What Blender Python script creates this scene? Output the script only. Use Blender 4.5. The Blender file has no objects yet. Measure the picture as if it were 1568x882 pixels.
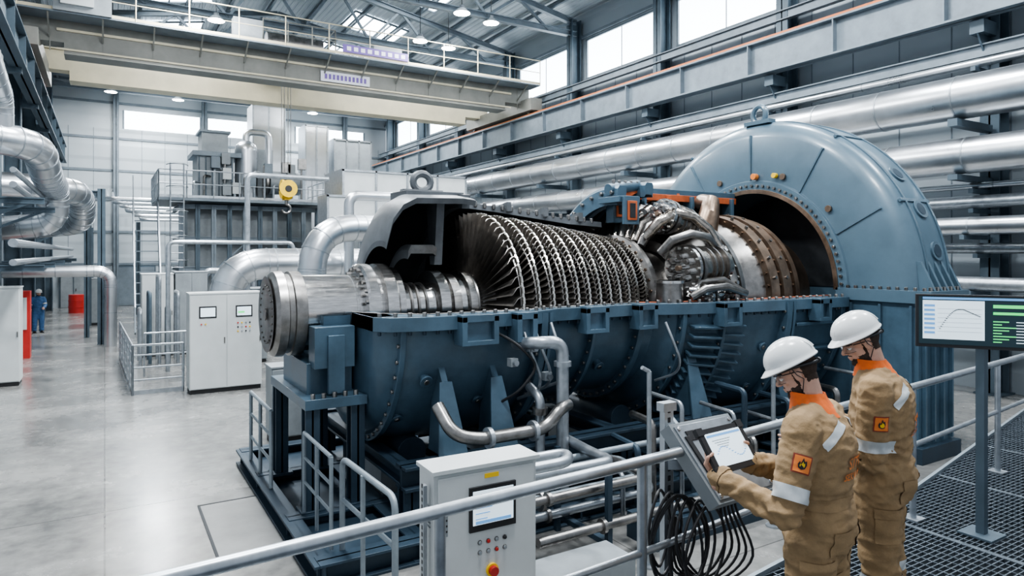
import bpy, bmesh, math, random
from mathutils import Vector, Matrix, noise
from mathutils.bvhtree import BVHTree
random.seed(7)
V=Vector
scene=bpy.context.scene
try: scene.view_settings.look='AgX - Medium High Contrast'
except Exception: pass
# ---------------------------------------------------------------- materials
MATS={}
def mat(name,col,rough=.5,metal=0.0,var=.12,scale=3.0,bump=0.0,bscale=None,emit=0,trans=0,rvar=.1,stretch=None,coat=0):
    if name in MATS: return MATS[name]
    m=bpy.data.materials.new(name); m.use_nodes=True
    nt=m.node_tree; N=nt.nodes; L=nt.links
    b=N['Principled BSDF']
    b.inputs['Roughness'].default_value=rough; b.inputs['Metallic'].default_value=metal
    c=(col[0],col[1],col[2],1)
    b.inputs['Base Color'].default_value=c
    if coat: b.inputs['Coat Weight'].default_value=coat; b.inputs['Coat Roughness'].default_value=.15
    if emit:
        b.inputs['Emission Color'].default_value=c; b.inputs['Emission Strength'].default_value=emit
    if trans:
        b.inputs['Transmission Weight'].default_value=trans; b.inputs['IOR'].default_value=1.1
    if var>0:
        tc=N.new('ShaderNodeTexCoord'); src=tc.outputs['Object']
        if stretch:
            mp=N.new('ShaderNodeMapping'); mp.inputs['Scale'].default_value=stretch
            L.new(src,mp.inputs[0]); src=mp.outputs[0]
        nz=N.new('ShaderNodeTexNoise'); nz.inputs['Scale'].default_value=scale; nz.inputs['Detail'].default_value=6
        nz.inputs['Roughness'].default_value=.65
        L.new(src,nz.inputs['Vector'])
        cr=N.new('ShaderNodeValToRGB')
        cr.color_ramp.elements[0].position=.3; cr.color_ramp.elements[1].position=.7
        cr.color_ramp.elements[0].color=(col[0]*(1-var),col[1]*(1-var),col[2]*(1-var),1)
        cr.color_ramp.elements[1].color=(min(1,col[0]*(1+var)),min(1,col[1]*(1+var)),min(1,col[2]*(1+var)),1)
        L.new(nz.outputs['Fac'],cr.inputs[0]); L.new(cr.outputs[0],b.inputs['Base Color'])
        mr=N.new('ShaderNodeMapRange'); mr.inputs[3].default_value=max(.02,rough-rvar); mr.inputs[4].default_value=min(1,rough+rvar)
        L.new(nz.outputs['Fac'],mr.inputs[0]); L.new(mr.outputs[0],b.inputs['Roughness'])
        if bump:
            n2=N.new('ShaderNodeTexNoise'); n2.inputs['Scale'].default_value=bscale or scale*6; n2.inputs['Detail'].default_value=4
            L.new(src,n2.inputs['Vector'])
            bp=N.new('ShaderNodeBump'); bp.inputs['Strength'].default_value=bump; bp.inputs['Distance'].default_value=.02
            L.new(n2.outputs['Fac'],bp.inputs['Height']); L.new(bp.outputs[0],b.inputs['Normal'])
    MATS[name]=m; return m
blue=mat('paint_blue_grey',(.066,.115,.158),.36,.15,.28,1.6,.04,40,coat=.25)
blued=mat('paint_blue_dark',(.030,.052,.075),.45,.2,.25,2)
genb=mat('paint_generator_blue',(.088,.142,.185),.36,.1,.15,1.0,coat=.25)
steel=mat('machined_steel',(.58,.57,.56),.2,1,.25,4,stretch=(1,8,8))
steel2=mat('brushed_steel_dark',(.27,.26,.25),.32,.95,.35,5)
blade=mat('blade_steel',(.40,.37,.34),.33,.9,.35,6)
bladee=mat('blade_tip_steel',(.66,.64,.60),.25,1,.25,6)
bronze=mat('heat_tinted_steel',(.25,.185,.14),.38,.9,.4,3)
foil=mat('burnished_tube',(.40,.36,.32),.22,1,.45,7,.25,14)
rust=mat('primer_orange',(.42,.10,.035),.6,.1,.35,4)
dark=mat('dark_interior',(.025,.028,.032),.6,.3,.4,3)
castg=mat('cast_grey_paint',(.12,.13,.14),.45,.35,.3,2.5,.06,30)
alu=mat('aluminium_cladding',(.60,.62,.645),.3,.95,.14,.9,rvar=.08)
galv=mat('galvanised_tube',(.40,.43,.46),.36,.8,.2,8)
railm=mat('rail_grey_paint',(.25,.29,.32),.42,.4,.12,8)
cabw=mat('cabinet_white',(.56,.585,.585),.4,0,.06,2)
cabg=mat('cabinet_grey',(.26,.285,.30),.5,.1,.18,2)
black=mat('black_plastic',(.02,.02,.022),.45,0,.1,5)
colm=mat('column_blue_grey',(.075,.105,.13),.5,.2,.2,2)
colL=mat('steelwork_light',(.175,.21,.24),.5,.2,.2,2)
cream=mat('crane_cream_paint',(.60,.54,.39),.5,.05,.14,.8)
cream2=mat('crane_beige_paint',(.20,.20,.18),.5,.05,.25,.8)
orange=mat('rail_orange',(.55,.16,.05),.5,.1,.25,3)
yellow=mat('hook_yellow',(.85,.55,.03),.45,0,.1,4)
red=mat('red_paint',(.45,.03,.025),.4,0,.1,4)
winm=mat('window_daylight',(.84,.93,1),.5,0,0,emit=7)
skym=mat('skylight_daylight',(.86,.94,1),.5,0,0,emit=9)
lampm=mat('lamp_glow',(1,.98,.93),.5,0,0,emit=70)
scrw=mat('screen_white',(.66,.78,.86),.3,0,0,emit=.9)
scrd=mat('screen_dark',(.01,.03,.04),.2,0,0,emit=.3)
scrg=mat('screen_green',(.1,.75,.2),.3,0,0,emit=.9)
scrb=mat('screen_blue',(.15,.35,.65),.3,0,0,emit=.6)
lblue=mat('sign_white',(.75,.75,.82),.5,0,.02)
purple=mat('sign_purple',(.16,.1,.35),.5,0,.02)
clothb=mat('coverall_blue',(.05,.12,.25),.85,0,.14,9)
cloth=mat('coverall_tan',(.30,.20,.105),.88,0,.2,9,.15,90)
silver=mat('reflective_tape',(.58,.60,.60),.4,.3,.06,30)
orcloth=mat('orange_collar',(.72,.15,.03),.8,0,.15,20,.1,80)
orprint=mat('orange_print',(.75,.22,.05),.7,0,.08)
skin=mat('skin',(.54,.32,.235),.5,0,.08,30,.03,150)
hair=mat('hair_dark',(.045,.028,.02),.85,0,.4,90,.3,250)
whitep=mat('helmet_white',(.78,.79,.78),.22,0,.02,4)
lens=mat('glasses_lens',(.9,.95,.97),.03,0,0,trans=.95)
eyew=mat('eye_white',(.8,.78,.75),.3,0,0)

def special_floor():
    m=bpy.data.materials.new('polished_concrete'); m.use_nodes=True
    nt=m.node_tree;N=nt.nodes;L=nt.links;b=N['Principled BSDF']
    tc=N.new('ShaderNodeTexCoord')
    n1=N.new('ShaderNodeTexNoise');n1.inputs['Scale'].default_value=.55;n1.inputs['Detail'].default_value=9;n1.inputs['Roughness'].default_value=.7
    n2=N.new('ShaderNodeTexNoise');n2.inputs['Scale'].default_value=6;n2.inputs['Detail'].default_value=8
    L.new(tc.outputs['Object'],n1.inputs[0]);L.new(tc.outputs['Object'],n2.inputs[0])
    mx=N.new('ShaderNodeMath');mx.operation='MULTIPLY_ADD';mx.inputs[1].default_value=.35
    L.new(n2.outputs[0],mx.inputs[0]);L.new(n1.outputs[0],mx.inputs[2])
    cr=N.new('ShaderNodeValToRGB');e=cr.color_ramp.elements
    e[0].position=.5;e[0].color=(.135,.134,.13,1);e[1].position=.88;e[1].color=(.32,.315,.30,1)
    L.new(mx.outputs[0],cr.inputs[0])
    br=N.new('ShaderNodeTexBrick');br.inputs['Scale'].default_value=1;br.offset=0
    br.inputs['Mortar Size'].default_value=.010;br.inputs['Brick Width'].default_value=5;br.inputs['Row Height'].default_value=5
    br.inputs['Color1'].default_value=(1,1,1,1);br.inputs['Color2'].default_value=(.95,.95,.95,1);br.inputs['Mortar'].default_value=(.5,.5,.5,1)
    L.new(tc.outputs['Object'],br.inputs['Vector'])
    m2=N.new('ShaderNodeMixRGB');m2.blend_type='MULTIPLY';m2.inputs[0].default_value=1
    L.new(cr.outputs[0],m2.inputs[1]);L.new(br.outputs[0],m2.inputs[2]);L.new(m2.outputs[0],b.inputs['Base Color'])
    mr=N.new('ShaderNodeMapRange');mr.inputs[1].default_value=.35;mr.inputs[2].default_value=.7;mr.inputs[3].default_value=.14;mr.inputs[4].default_value=.34
    L.new(n1.outputs[0],mr.inputs[0]);L.new(mr.outputs[0],b.inputs['Roughness'])
    b.inputs['Specular IOR Level'].default_value=.7
    b.inputs['Coat Weight'].default_value=.2;b.inputs['Coat Roughness'].default_value=.2
    return m
floorm=special_floor()
def corr(name,col,axis,scale,strength=.8,rough=.45,metal=.3):
    m=bpy.data.materials.new(name);m.use_nodes=True
    nt=m.node_tree;N=nt.nodes;L=nt.links;b=N['Principled BSDF']
    tc=N.new('ShaderNodeTexCoord')
    w=N.new('ShaderNodeTexWave');w.bands_direction=axis;w.inputs['Scale'].default_value=scale;w.inputs['Distortion'].default_value=0
    L.new(tc.outputs['Object'],w.inputs[0])
    cr=N.new('ShaderNodeValToRGB');cr.color_ramp.elements[0].position=.25;cr.color_ramp.elements[1].position=.6
    cr.color_ramp.elements[0].color=(.0,.0,.0,1)
    L.new(w.outputs['Fac'],cr.inputs[0])
    bp=N.new('ShaderNodeBump');bp.inputs['Strength'].default_value=strength;bp.inputs['Distance'].default_value=.05
    L.new(cr.outputs[0],bp.inputs['Height']);L.new(bp.outputs[0],b.inputs['Normal'])
    n=N.new('ShaderNodeTexNoise');n.inputs['Scale'].default_value=.5;L.new(tc.outputs['Object'],n.inputs[0])
    c2=N.new('ShaderNodeValToRGB');c2.color_ramp.elements[0].color=tuple(x*.85 for x in col)+(1,);c2.color_ramp.elements[1].color=tuple(min(1,x*1.12) for x in col)+(1,)
    L.new(n.outputs[0],c2.inputs[0]);L.new(c2.outputs[0],b.inputs['Base Color'])
    b.inputs['Roughness'].default_value=rough;b.inputs['Metallic'].default_value=metal
    return m
roofm=corr('corrugated_roof_sheet',(.40,.45,.49),'X',1.3)
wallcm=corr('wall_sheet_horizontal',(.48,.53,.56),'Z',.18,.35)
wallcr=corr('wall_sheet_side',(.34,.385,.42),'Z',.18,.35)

# ---------------------------------------------------------------- mesh builder
def frame(d):
    d=d.normalized(); a=V((0,0,1)) if abs(d.z)<.9 else V((1,0,0))
    u=d.cross(a).normalized(); return u,d.cross(u).normalized()
class MB:
    def __init__(s): s.v=[];s.f=[];s.m=[];s.mats=[]
    def mi(s,m):
        if m not in s.mats: s.mats.append(m)
        return s.mats.index(m)
    def add(s,vs,fs,m):
        o=len(s.v); s.v.extend([tuple(x) for x in vs]); k=s.mi(m)
        for f in fs: s.f.append([i+o for i in f]); s.m.append(k)
    def box(s,x0,x1,y0,y1,z0,z1,m):
        s.add([(x,y,z) for x in (x0,x1) for y in (y0,y1) for z in (z0,z1)],
              [(0,1,3,2),(4,6,7,5),(0,4,5,1),(2,3,7,6),(0,2,6,4),(1,5,7,3)],m)
    def ob(s,c,sz,m,ax=None):
        c=V(c); ax=ax or (V((1,0,0)),V((0,1,0)),V((0,0,1)))
        h=[a*(k/2) for a,k in zip(ax,sz)]
        s.add([c+h[0]*i+h[1]*j+h[2]*k for i in(-1,1) for j in(-1,1) for k in(-1,1)],
              [(0,1,3,2),(4,6,7,5),(0,4,5,1),(2,3,7,6),(0,2,6,4),(1,5,7,3)],m)
    def bar(s,p0,p1,w,h,m,up=V((0,0,1))):
        p0=V(p0);p1=V(p1);d=p1-p0;l=d.length;d.normalize()
        if abs(d.dot(up))>.95: up=V((0,1,0))
        r=d.cross(up).normalized();u=r.cross(d)
        s.ob((p0+p1)/2,(l,w,h),m,(d,r,u))
    def ibeam(s,p0,p1,w,h,m,t=.03,up=V((0,0,1))):
        p0=V(p0);p1=V(p1);d=(p1-p0).normalized()
        if abs(d.dot(up))>.95: up=V((0,1,0))
        r=d.cross(up).normalized();u=r.cross(d)
        s.bar(p0,p1,t,h,m,u); o=u*(h/2-t/2)
        s.bar(p0+o,p1+o,w,t,m,u); s.bar(p0-o,p1-o,w,t,m,u)
    def cyl(s,p0,p1,r0,m,r1=None,n=16,caps=True):
        p0=V(p0);p1=V(p1);r1=r0 if r1 is None else r1
        u,w=frame(p1-p0);vs=[]
        for p,r in((p0,r0),(p1,r1)):
            for i in range(n):
                a=2*math.pi*i/n; vs.append(p+u*(r*math.cos(a))+w*(r*math.sin(a)))
        fs=[(i,(i+1)%n,n+(i+1)%n,n+i) for i in range(n)]
        if caps: fs+=[tuple(range(n))[::-1],tuple(range(n,2*n))]
        s.add(vs,fs,m)
    def sweep(s,pts,r,m,n=12,closed=False):
        pts=[V(p) for p in pts];k=len(pts);vs=[]
        t0=(pts[1]-pts[0]).normalized();u,w=frame(t0)
        for i,p in enumerate(pts):
            if closed: t=(pts[(i+1)%k]-pts[i-1]).normalized()
            else: t=(pts[min(i+1,k-1)]-pts[max(i-1,0)]).normalized()
            q=t0.rotation_difference(t);u=q@u;w=q@w;t0=t
            rr=r[i] if isinstance(r,(list,tuple)) else r
            for j in range(n):
                a=2*math.pi*j/n;vs.append(p+u*(rr*math.cos(a))+w*(rr*math.sin(a)))
        fs=[]
        for i in range(k if closed else k-1):
            a=i*n;b=((i+1)%k)*n
            for j in range(n): fs.append((a+j,a+(j+1)%n,b+(j+1)%n,b+j))
        if not closed: fs+=[tuple(range(n))[::-1],tuple(range((k-1)*n,k*n))]
        s.add(vs,fs,m)
    def pipe(s,pts,r,m,n=14,bend=None,bands=0):
        pts=[V(p) for p in pts];bend=bend or r*2.2;out=[pts[0]]
        for i in range(1,len(pts)-1):
            a,b,c=pts[i-1],pts[i],pts[i+1]
            d1=(a-b);d2=(c-b);bb=min(bend,d1.length*.49,d2.length*.49)
            A=b+d1.normalized()*bb;C=b+d2.normalized()*bb
            for k in range(8):
                t=k/7;out.append(A*(1-t)**2+b*2*t*(1-t)+C*t*t)
            if bands:
                for t in (0,.25,.5,.75,1):
                    p=A*(1-t)**2+b*2*t*(1-t)+C*t*t;tg=((b-A)*(1-t)+(C-b)*t).normalized()
                    s.cyl(p-tg*.012,p+tg*.012,r*1.03,galv,n=n)
        out.append(pts[-1]);s.sweep(out,r,m,n)
        if bands:
            for a,b in zip(pts[:-1],pts[1:]):
                L=(b-a).length;d=(b-a).normalized();k=bend+.05
                while k<L-bend*.8:
                    s.cyl(a+d*k,a+d*(k+.035),r*1.025,galv,n=n);k+=bands
    def lathe(s,yc,zc,prof,m,a0=0,a1=360,n=48,sy=1,sz=1):
        full=abs(a1-a0)>=359.9;k=n if full else n+1;vs=[]
        for (x,r) in prof:
            for i in range(k):
                a=math.radians(a0+(a1-a0)*i/n)
                vs.append((x,yc-r*sy*math.cos(a),zc+r*sz*math.sin(a)))
        fs=[]
        for p in range(len(prof)-1):
            for i in range(n):
                j=(i+1)%k if full else i+1
                fs.append((p*k+i,p*k+j,(p+1)*k+j,(p+1)*k+i))
        s.add(vs,fs,m)
    def shell(s,yc,zc,prof,th,m,mi_,mc,a0,a1,n=24,sy=1,sz=1):
        inn=[(x,max(.02,r-th)) for x,r in prof]
        s.lathe(yc,zc,prof,m,a0,a1,n,sy,sz); s.lathe(yc,zc,inn,mi_,a0,a1,n,sy,sz)
        for a in(a0,a1):
            ar=math.radians(a);c=-sy*math.cos(ar);q=sz*math.sin(ar);vs=[];k=len(prof)
            for pr in(prof,inn):
                for x,r in pr: vs.append((x,yc+r*c,zc+r*q))
            s.add(vs,[(i,i+1,k+i+1,k+i) for i in range(k-1)],mc)
        for e in(0,-1):
            s.lathe(yc,zc,[prof[e],inn[e]],m,a0,a1,n,sy,sz)
    def sph(s,c,r,m,sc=(1,1,1),n=16,k=10,ax=None):
        c=V(c);ax=ax or (V((1,0,0)),V((0,1,0)),V((0,0,1)));vs=[c+ax[2]*(r*sc[2])]
        for i in range(1,k):
            p=math.pi*i/k
            for j in range(n):
                a=2*math.pi*j/n
                vs.append(c+ax[0]*(r*sc[0]*math.sin(p)*math.cos(a))+ax[1]*(r*sc[1]*math.sin(p)*math.sin(a))+ax[2]*(r*sc[2]*math.cos(p)))
        vs.append(c-ax[2]*(r*sc[2]));fs=[]
        for j in range(n): fs.append((0,1+j,1+(j+1)%n)); fs.append((len(vs)-1,1+(k-2)*n+(j+1)%n,1+(k-2)*n+j))
        for i in range(k-2):
            for j in range(n): fs.append((1+i*n+j,1+(i+1)*n+j,1+(i+1)*n+(j+1)%n,1+i*n+(j+1)%n))
        s.add(vs,fs,m)
    def bolt(s,p,d,r,h,m): p=V(p);d=V(d).normalized(); s.cyl(p-d*.01,p+d*h,r,m,n=6)
    def build(s,name,parent=None,bevel=0,recalc=True,angle=35):
        me=bpy.data.meshes.new(name)
        me.from_pydata(s.v,[],s.f)
        for m in s.mats: me.materials.append(m)
        me.polygons.foreach_set('material_index',s.m)
        if recalc:
            bm=bmesh.new();bm.from_mesh(me);bmesh.ops.recalc_face_normals(bm,faces=bm.faces);bm.to_mesh(me);bm.free()
        me.polygons.foreach_set('use_smooth',[True]*len(me.polygons))
        me.set_sharp_from_angle(angle=math.radians(angle))
        ob=bpy.data.objects.new(name,me);scene.collection.objects.link(ob)
        if parent: ob.parent=parent
        if bevel:
            b=ob.modifiers.new('bevel','BEVEL');b.width=bevel;b.segments=2;b.limit_method='ANGLE';b.angle_limit=math.radians(50)
        return ob
def empty(name,loc=(0,0,0)):
    e=bpy.data.objects.new(name,None);scene.collection.objects.link(e);e.empty_display_size=.2;return e
def railing(mb,pts,h,m,r=.021,sp=1.3,mids=(.5,),kick=False,lower=0):
    pts=[V(p) for p in pts]
    up=V((0,0,1))
    mb.sweep([p+up*h for p in pts],r,m,10)
    for q in mids: mb.sweep([p+up*h*q for p in pts],r*.75,m,8)
    for a,b in zip(pts[:-1],pts[1:]):
        n=max(1,round((b-a).length/sp))
        for i in range(n+1):
            p=a.lerp(b,i/n); mb.cyl(p-up*lower,p+up*h,r,m,n=8)
        if kick: mb.bar(a+up*.06,b+up*.06,.01,.1,m)

H=3.3
# ---------------------------------------------------------------- camera
cd=bpy.data.cameras.new('camera');cam=bpy.data.objects.new('camera',cd);scene.collection.objects.link(cam)
scene.camera=cam;cam.location=(0,0,H);cam.rotation_euler=(math.radians(90),0,-math.radians(31.22))
cd.sensor_width=36;cd.lens=36*1029/1568;cd.shift_y=-54/1568;cd.clip_end=300
# ---------------------------------------------------------------- room
XL,XR,YB,YN=-3.2,18.2,48.5,-3
mb=MB();mb.box(XL-3,XR+.3,YN-4,YB+.3,-.3,0,floorm);mb.build('floor')
mb=MB()
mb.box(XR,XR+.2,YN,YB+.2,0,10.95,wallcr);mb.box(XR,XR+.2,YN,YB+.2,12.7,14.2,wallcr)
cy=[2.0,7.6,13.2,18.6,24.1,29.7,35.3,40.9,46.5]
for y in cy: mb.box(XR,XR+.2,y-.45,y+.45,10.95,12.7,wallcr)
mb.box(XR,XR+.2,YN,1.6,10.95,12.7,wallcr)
for z in (1.2,2.6,4.0,5.4,7.0,8.2,9.4,10.8,12.85): mb.box(XR-.12,XR,YN,YB,z-.06,z+.06,colL)
for i in range(40): mb.box(XR-.012,XR,YN+1.3*i,YN+1.3*i+.03,0,10.9,colL)
mb.build('wall_right')
k=1
for a,b in zip(cy[:-1],cy[1:]):
    mb=MB();mb.box(XR+.05,XR+.1,a+.45,b-.45,10.95,12.7,winm)
    for y in (a+.45,b-.45): mb.box(XR-.02,XR+.05,y-.04,y+.04,10.95,12.7,colL)
    mb.box(XR+.02,XR+.05,(a+b)/2-.015,(a+b)/2+.015,10.95,12.7,colL)
    for z in (10.97,12.68): mb.box(XR-.03,XR+.05,a+.4,b-.4,z-.04,z+.04,colL)
    mb.build('window_%d'%k);k+=1
mb=MB()
ws=[(1.0,5.4),(5.8,9.6),(11.5,16.5)];zz=(11.05,12.2)
mb.box(XL,XR,YB,YB+.2,0,zz[0],wallcm);mb.box(XL,XR,YB,YB+.2,zz[1],15.6,wallcm)
px=XL
for a,b in ws+[(XR,XR)]:
    mb.box(px,a,YB,YB+.2,zz[0],zz[1],wallcm);px=b
for x in (.6,5.6,10.4,15): mb.ibeam((x,YB-.2,0),(x,YB-.2,15),.3,.35,colL)
for z in (2.6,4.6,6.6,8.4,10.4,12.6,13.8): mb.box(XL,XR,YB-.08,YB,z-.07,z+.07,colL)
for i in range(17): mb.box(XL+1.3*i,XL+1.3*i+.03,YB-.012,YB,0,11,colL)
mb.build('wall_back')
for a,b in ws:
    mb=MB();mb.box(a,b,YB+.05,YB+.1,zz[0],zz[1],winm)
    for x in (a,b): mb.box(x-.05,x+.05,YB-.03,YB+.05,zz[0],zz[1],colL)
    mb.build('window_%d'%k);k+=1
for i,(x,w,c) in enumerate(((-1.6,1.3,cabg),(1.6,2.2,colL))):
    mb=MB();mb.box(x-w/2-.08,x+w/2+.08,YB-.19,YB-.10,0,2.5,colm);mb.box(x-w/2,x+w/2,YB-.23,YB-.19,0.02,2.4,c)
    mb.box(x-.02,x+.02,YB-.25,YB-.23,0.02,2.4,colm);mb.box(x+.1,x+.14,YB-.28,YB-.23,1,1.15,steel);mb.build('door_%d'%(i+1))
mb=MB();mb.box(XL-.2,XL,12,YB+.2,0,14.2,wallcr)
for z in (1.2,2.8,4.4,6.0,7.6,9.2,10.8,12.4): mb.box(XL,XL+.1,12,YB,z-.06,z+.06,colL)
mb.build('wall_left')
def roofz(x):
    mid=7.5; return 13.9+2.0*(1-abs(x-mid)/(XR-mid))
mb=MB()
for o in (0,.2):
    mb.add([(XL-.3,YN,roofz(XL)+o),(7.5,YN,15.9+o),(7.5,YB+.3,15.9+o),(XL-.3,YB+.3,roofz(XL)+o)],[(0,1,2,3)],roofm)
    mb.add([(7.5,YN,15.9+o),(XR+.3,YN,13.85+o),(XR+.3,YB+.3,13.85+o),(7.5,YB+.3,15.9+o)],[(0,1,2,3)],roofm)
mb.build('ceiling')
for y0 in (4,10,15.6,21.2,26.8,32.4,38,43.4):
    for x0,x1 in ((10.6,13.4),(1.6,4.4)):
        mb=MB();y1=y0+2.4
        z=lambda x:roofz(x)-.06
        mb.add([(x0,y0,z(x0)),(x1,y0,z(x1)),(x1,y1,z(x1)),(x0,y1,z(x0))],[(0,1,2,3)],skym)
        for i in range(4):
            x=x0+(x1-x0)*i/3;mb.bar((x,y0,z(x)-.02),(x,y1,z(x)-.02),.07,.07,colL)
        for y in (y0,y1): mb.bar((x0,y,z(x0)-.02),(x1,y,z(x1)-.02),.08,.08,colL)
        mb.build('window_%d'%k);k+=1
mb=MB()
x=XL+.8
while x<XR:
    mb.ibeam((x,YN,roofz(x)-.2),(x,YB,roofz(x)-.2),.12,.2,colL,.015);x+=1.9
mb.build('roof_purlins')
for y in cy[1:]:
    mb=MB();zb=13.0
    mb.ibeam((XL,y,zb),(XR-.3,y,zb),.22,.25,colL,.03)
    for s in(-1,1):
        e=XL if s<0 else XR-.3
        mb.ibeam((7.5,y,15.4),(e,y,13.5),.22,.24,colL,.03)
    n=14
    for i in range(n):
        xa=XL+(XR-XL-.3)*i/n;xb=XL+(XR-XL-.3)*(i+1)/n
        za=zb if i%2 else roofz(xa)-.45;zc=roofz(xb)-.45 if i%2 else zb
        mb.bar((xa,y,za),(xb,y,zc),.1,.1,colL)
    mb.build('roof_truss')
for y in cy:
    mb=MB();x=XR-.38
    mb.ibeam((x,y,0),(x,y,13.6),.4,.5,colm,.04,up=V((1,0,0)))
    mb.box(x-.85,x-.2,y-.15,y+.15,8.3,8.6,colm)
    mb.add([(x-.85,y-.02,8.35),(x-.2,y-.02,8.35),(x-.2,y-.02,7.5),(x-.85,y+.02,8.35),(x-.2,y+.02,8.35),(x-.2,y+.02,7.5)],[(0,1,2),(3,4,5),(0,1,4,3),(1,2,5,4),(2,0,3,5)],colm)
    mb.box(x-.35,x+.3,y-.3,y+.3,0,.04,colm)
    mb.build('steel_column')
    if y>24:
        mb=MB();x=XL+.4
        mb.ibeam((x,y,0),(x,y,13.6),.4,.5,colm,.04,up=V((1,0,0)));mb.box(x+.2,x+.75,y-.15,y+.15,8.5,8.8,colm)
        mb.build('steel_column')
for x,nm in ((16.95,1),(-2.15,-1)):
    mb=MB();ys=YN if x>0 else 10
    mb.ibeam((x,ys,9.15),(x,YB-.3,9.15),.42,1.0,colm if x<0 else colL,.05)
    mb.box(x-.1,x+.1,ys,YB-.3,9.65,9.75,orange)
    y=ys
    while y<YB-.4: mb.box(x-.2,x+.2,y-.015,y+.015,8.7,9.6,colm if x<0 else colL);y+=2.8
    if x>0:
        mb.ibeam((17.3,YN,7.95),(17.3,YB-.3,7.95),.2,.3,colL,.03)
        mb.ibeam((17.6,YN,10.5),(17.6,YB-.3,10.5),.2,.3,colL,.03)
    mb.build('crane_runway_beam')
# crane
mb=MB()
x0,x1=-2.35,17.1
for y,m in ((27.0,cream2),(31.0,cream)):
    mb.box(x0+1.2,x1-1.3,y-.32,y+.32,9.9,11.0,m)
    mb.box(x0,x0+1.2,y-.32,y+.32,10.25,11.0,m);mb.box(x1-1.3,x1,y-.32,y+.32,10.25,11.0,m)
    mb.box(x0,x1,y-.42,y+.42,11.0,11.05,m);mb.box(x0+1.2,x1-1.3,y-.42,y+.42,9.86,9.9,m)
    mb.box(x0,x1,y-.05,y+.05,11.05,11.14,steel2)
for x in(x0+.25,x1-.15):
    mb.box(x-.3,x+.3,25.8,32.2,9.85,10.4,cream2)
    for y in(26.3,31.7): mb.cyl((x-.12,y,9.95),(x+.12,y,9.95),.2,steel2)
mb.box(x0,x1,25.7,26.6,10.95,11.0,colL);railing(mb,[(x0,25.72,11),(x1,25.72,11)],1.1,cream,.022,1.6,(.5,),True)
mb.box(x0,x1,31.4,32.2,10.95,11.0,colL);railing(mb,[(x0,32.2,11),(x1,32.2,11)],1.1,cream,.022,1.6)
mb.box(x0+1,x1-1,26.62,26.7,10.62,10.7,cream);mb.box(x0+1,x1-1,26.64,26.68,10.0,10.06,cream)
for i in range(13):
    xx=x0+.8+i*1.5;mb.bar((xx,26.65,10.4),(xx,25.75,10.95),.05,.05,cream2)
    mb.box(xx,xx+.03,26.66,26.7,9.95,10.95,cream2)
mb.box(5.2,8.0,27.0,31.0,11.14,11.4,cabg);mb.cyl((5.5,28,11.75),(7.7,28,11.75),.36,steel2);mb.box(5.4,6.2,29.3,30.4,11.4,12.1,cabg)
mb.cyl((6.5,29.6,11.7),(7.6,29.6,11.7),.25,cabg);railing(mb,[(5.2,27,11.4),(8,27,11.4),(8,31,11.4)],.9,cream2,.025,1)
mb.box(4.0,5.0,26.1,26.55,11.05,11.9,cabg);mb.box(9.3,10.5,26.1,26.55,11.05,11.7,cabg)
for i in range(4): mb.cyl((6.3+i*.13,28.9+.1*(i%2),11.4),(6.3+i*.13,28.9+.1*(i%2),6.2),.016,steel2,n=6)
mb.box(7.3,9.3,26.6,26.67,10.1,10.5,lblue);
for i in range(11): mb.box(7.45+i*.16,7.55+i*.16,26.59,26.6,10.2,10.4,purple)
mb.box(7.9,10.6,25.66,25.7,11.1,11.4,purple)
for i in range(9): mb.box(8.05+i*.28,8.22+i*.28,25.65,25.66,11.17,11.33,lblue)
mb.box(-1.4,.2,25.6,25.75,11.0,12.1,cabg);mb.box(-1.2,-.3,25.5,25.6,11.2,11.9,cabw)
mb.build('overhead_crane',bevel=0)
mb=MB();c=V((6.5,28.95,5.85))
for dx in(-.16,.16): mb.cyl(c+V((dx-.05,0,.1)),c+V((dx+.05,0,.1)),.4,yellow,n=24)
mb.box(c.x-.12,c.x+.12,c.y-.22,c.y+.22,c.z-.35,c.z+.33,yellow);mb.cyl(c+V((-.3,0,.1)),c+V((.3,0,.1)),.08,black)
mb.cyl(c+V((0,-.42,.1)),c+V((0,-.36,.1)),.36,yellow,n=28);mb.cyl(c+V((0,-.44,.1)),c+V((0,-.4,.1)),.14,black)
mb.cyl(c+V((0,0,-.35)),c+V((0,0,-.55)),.07,steel2)
mb.sweep([c+V((.18*math.cos(a)*1.0,0,-.72+.18*math.sin(a))) for a in [math.radians(90-20*i) for i in range(14)]],.05,steel2,8)
mb.build('crane_hook_block')
def lamp(x,y,z):
    mb=MB();top=roofz(x)-.3
    mb.cyl((x,y,z+.28),(x,y,top),.015,black,n=6);mb.cyl((x,y,z),(x,y,z+.18),.34,cabg,r1=.15);mb.cyl((x,y,z+.18),(x,y,z+.3),.1,cabg)
    mb.cyl((x,y,z-.01),(x,y,z+.01),.31,lampm,n=20);mb.build('high_bay_lamp')
for y in (8,15,19,23.2,27.2,31.6,36,40.5,45):
    lamp(11.8,y,12.55);lamp(13.6,y+.9,12.75) if 18<y<30 else None
for y in (9,17,24.5,29,33.5,38,45.3): lamp(3.8,y,12.55)
for y in (34,39.5,45): lamp(.3,y,12.55)
for y in (8,16): lamp(7.8,y,12.55)
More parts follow.
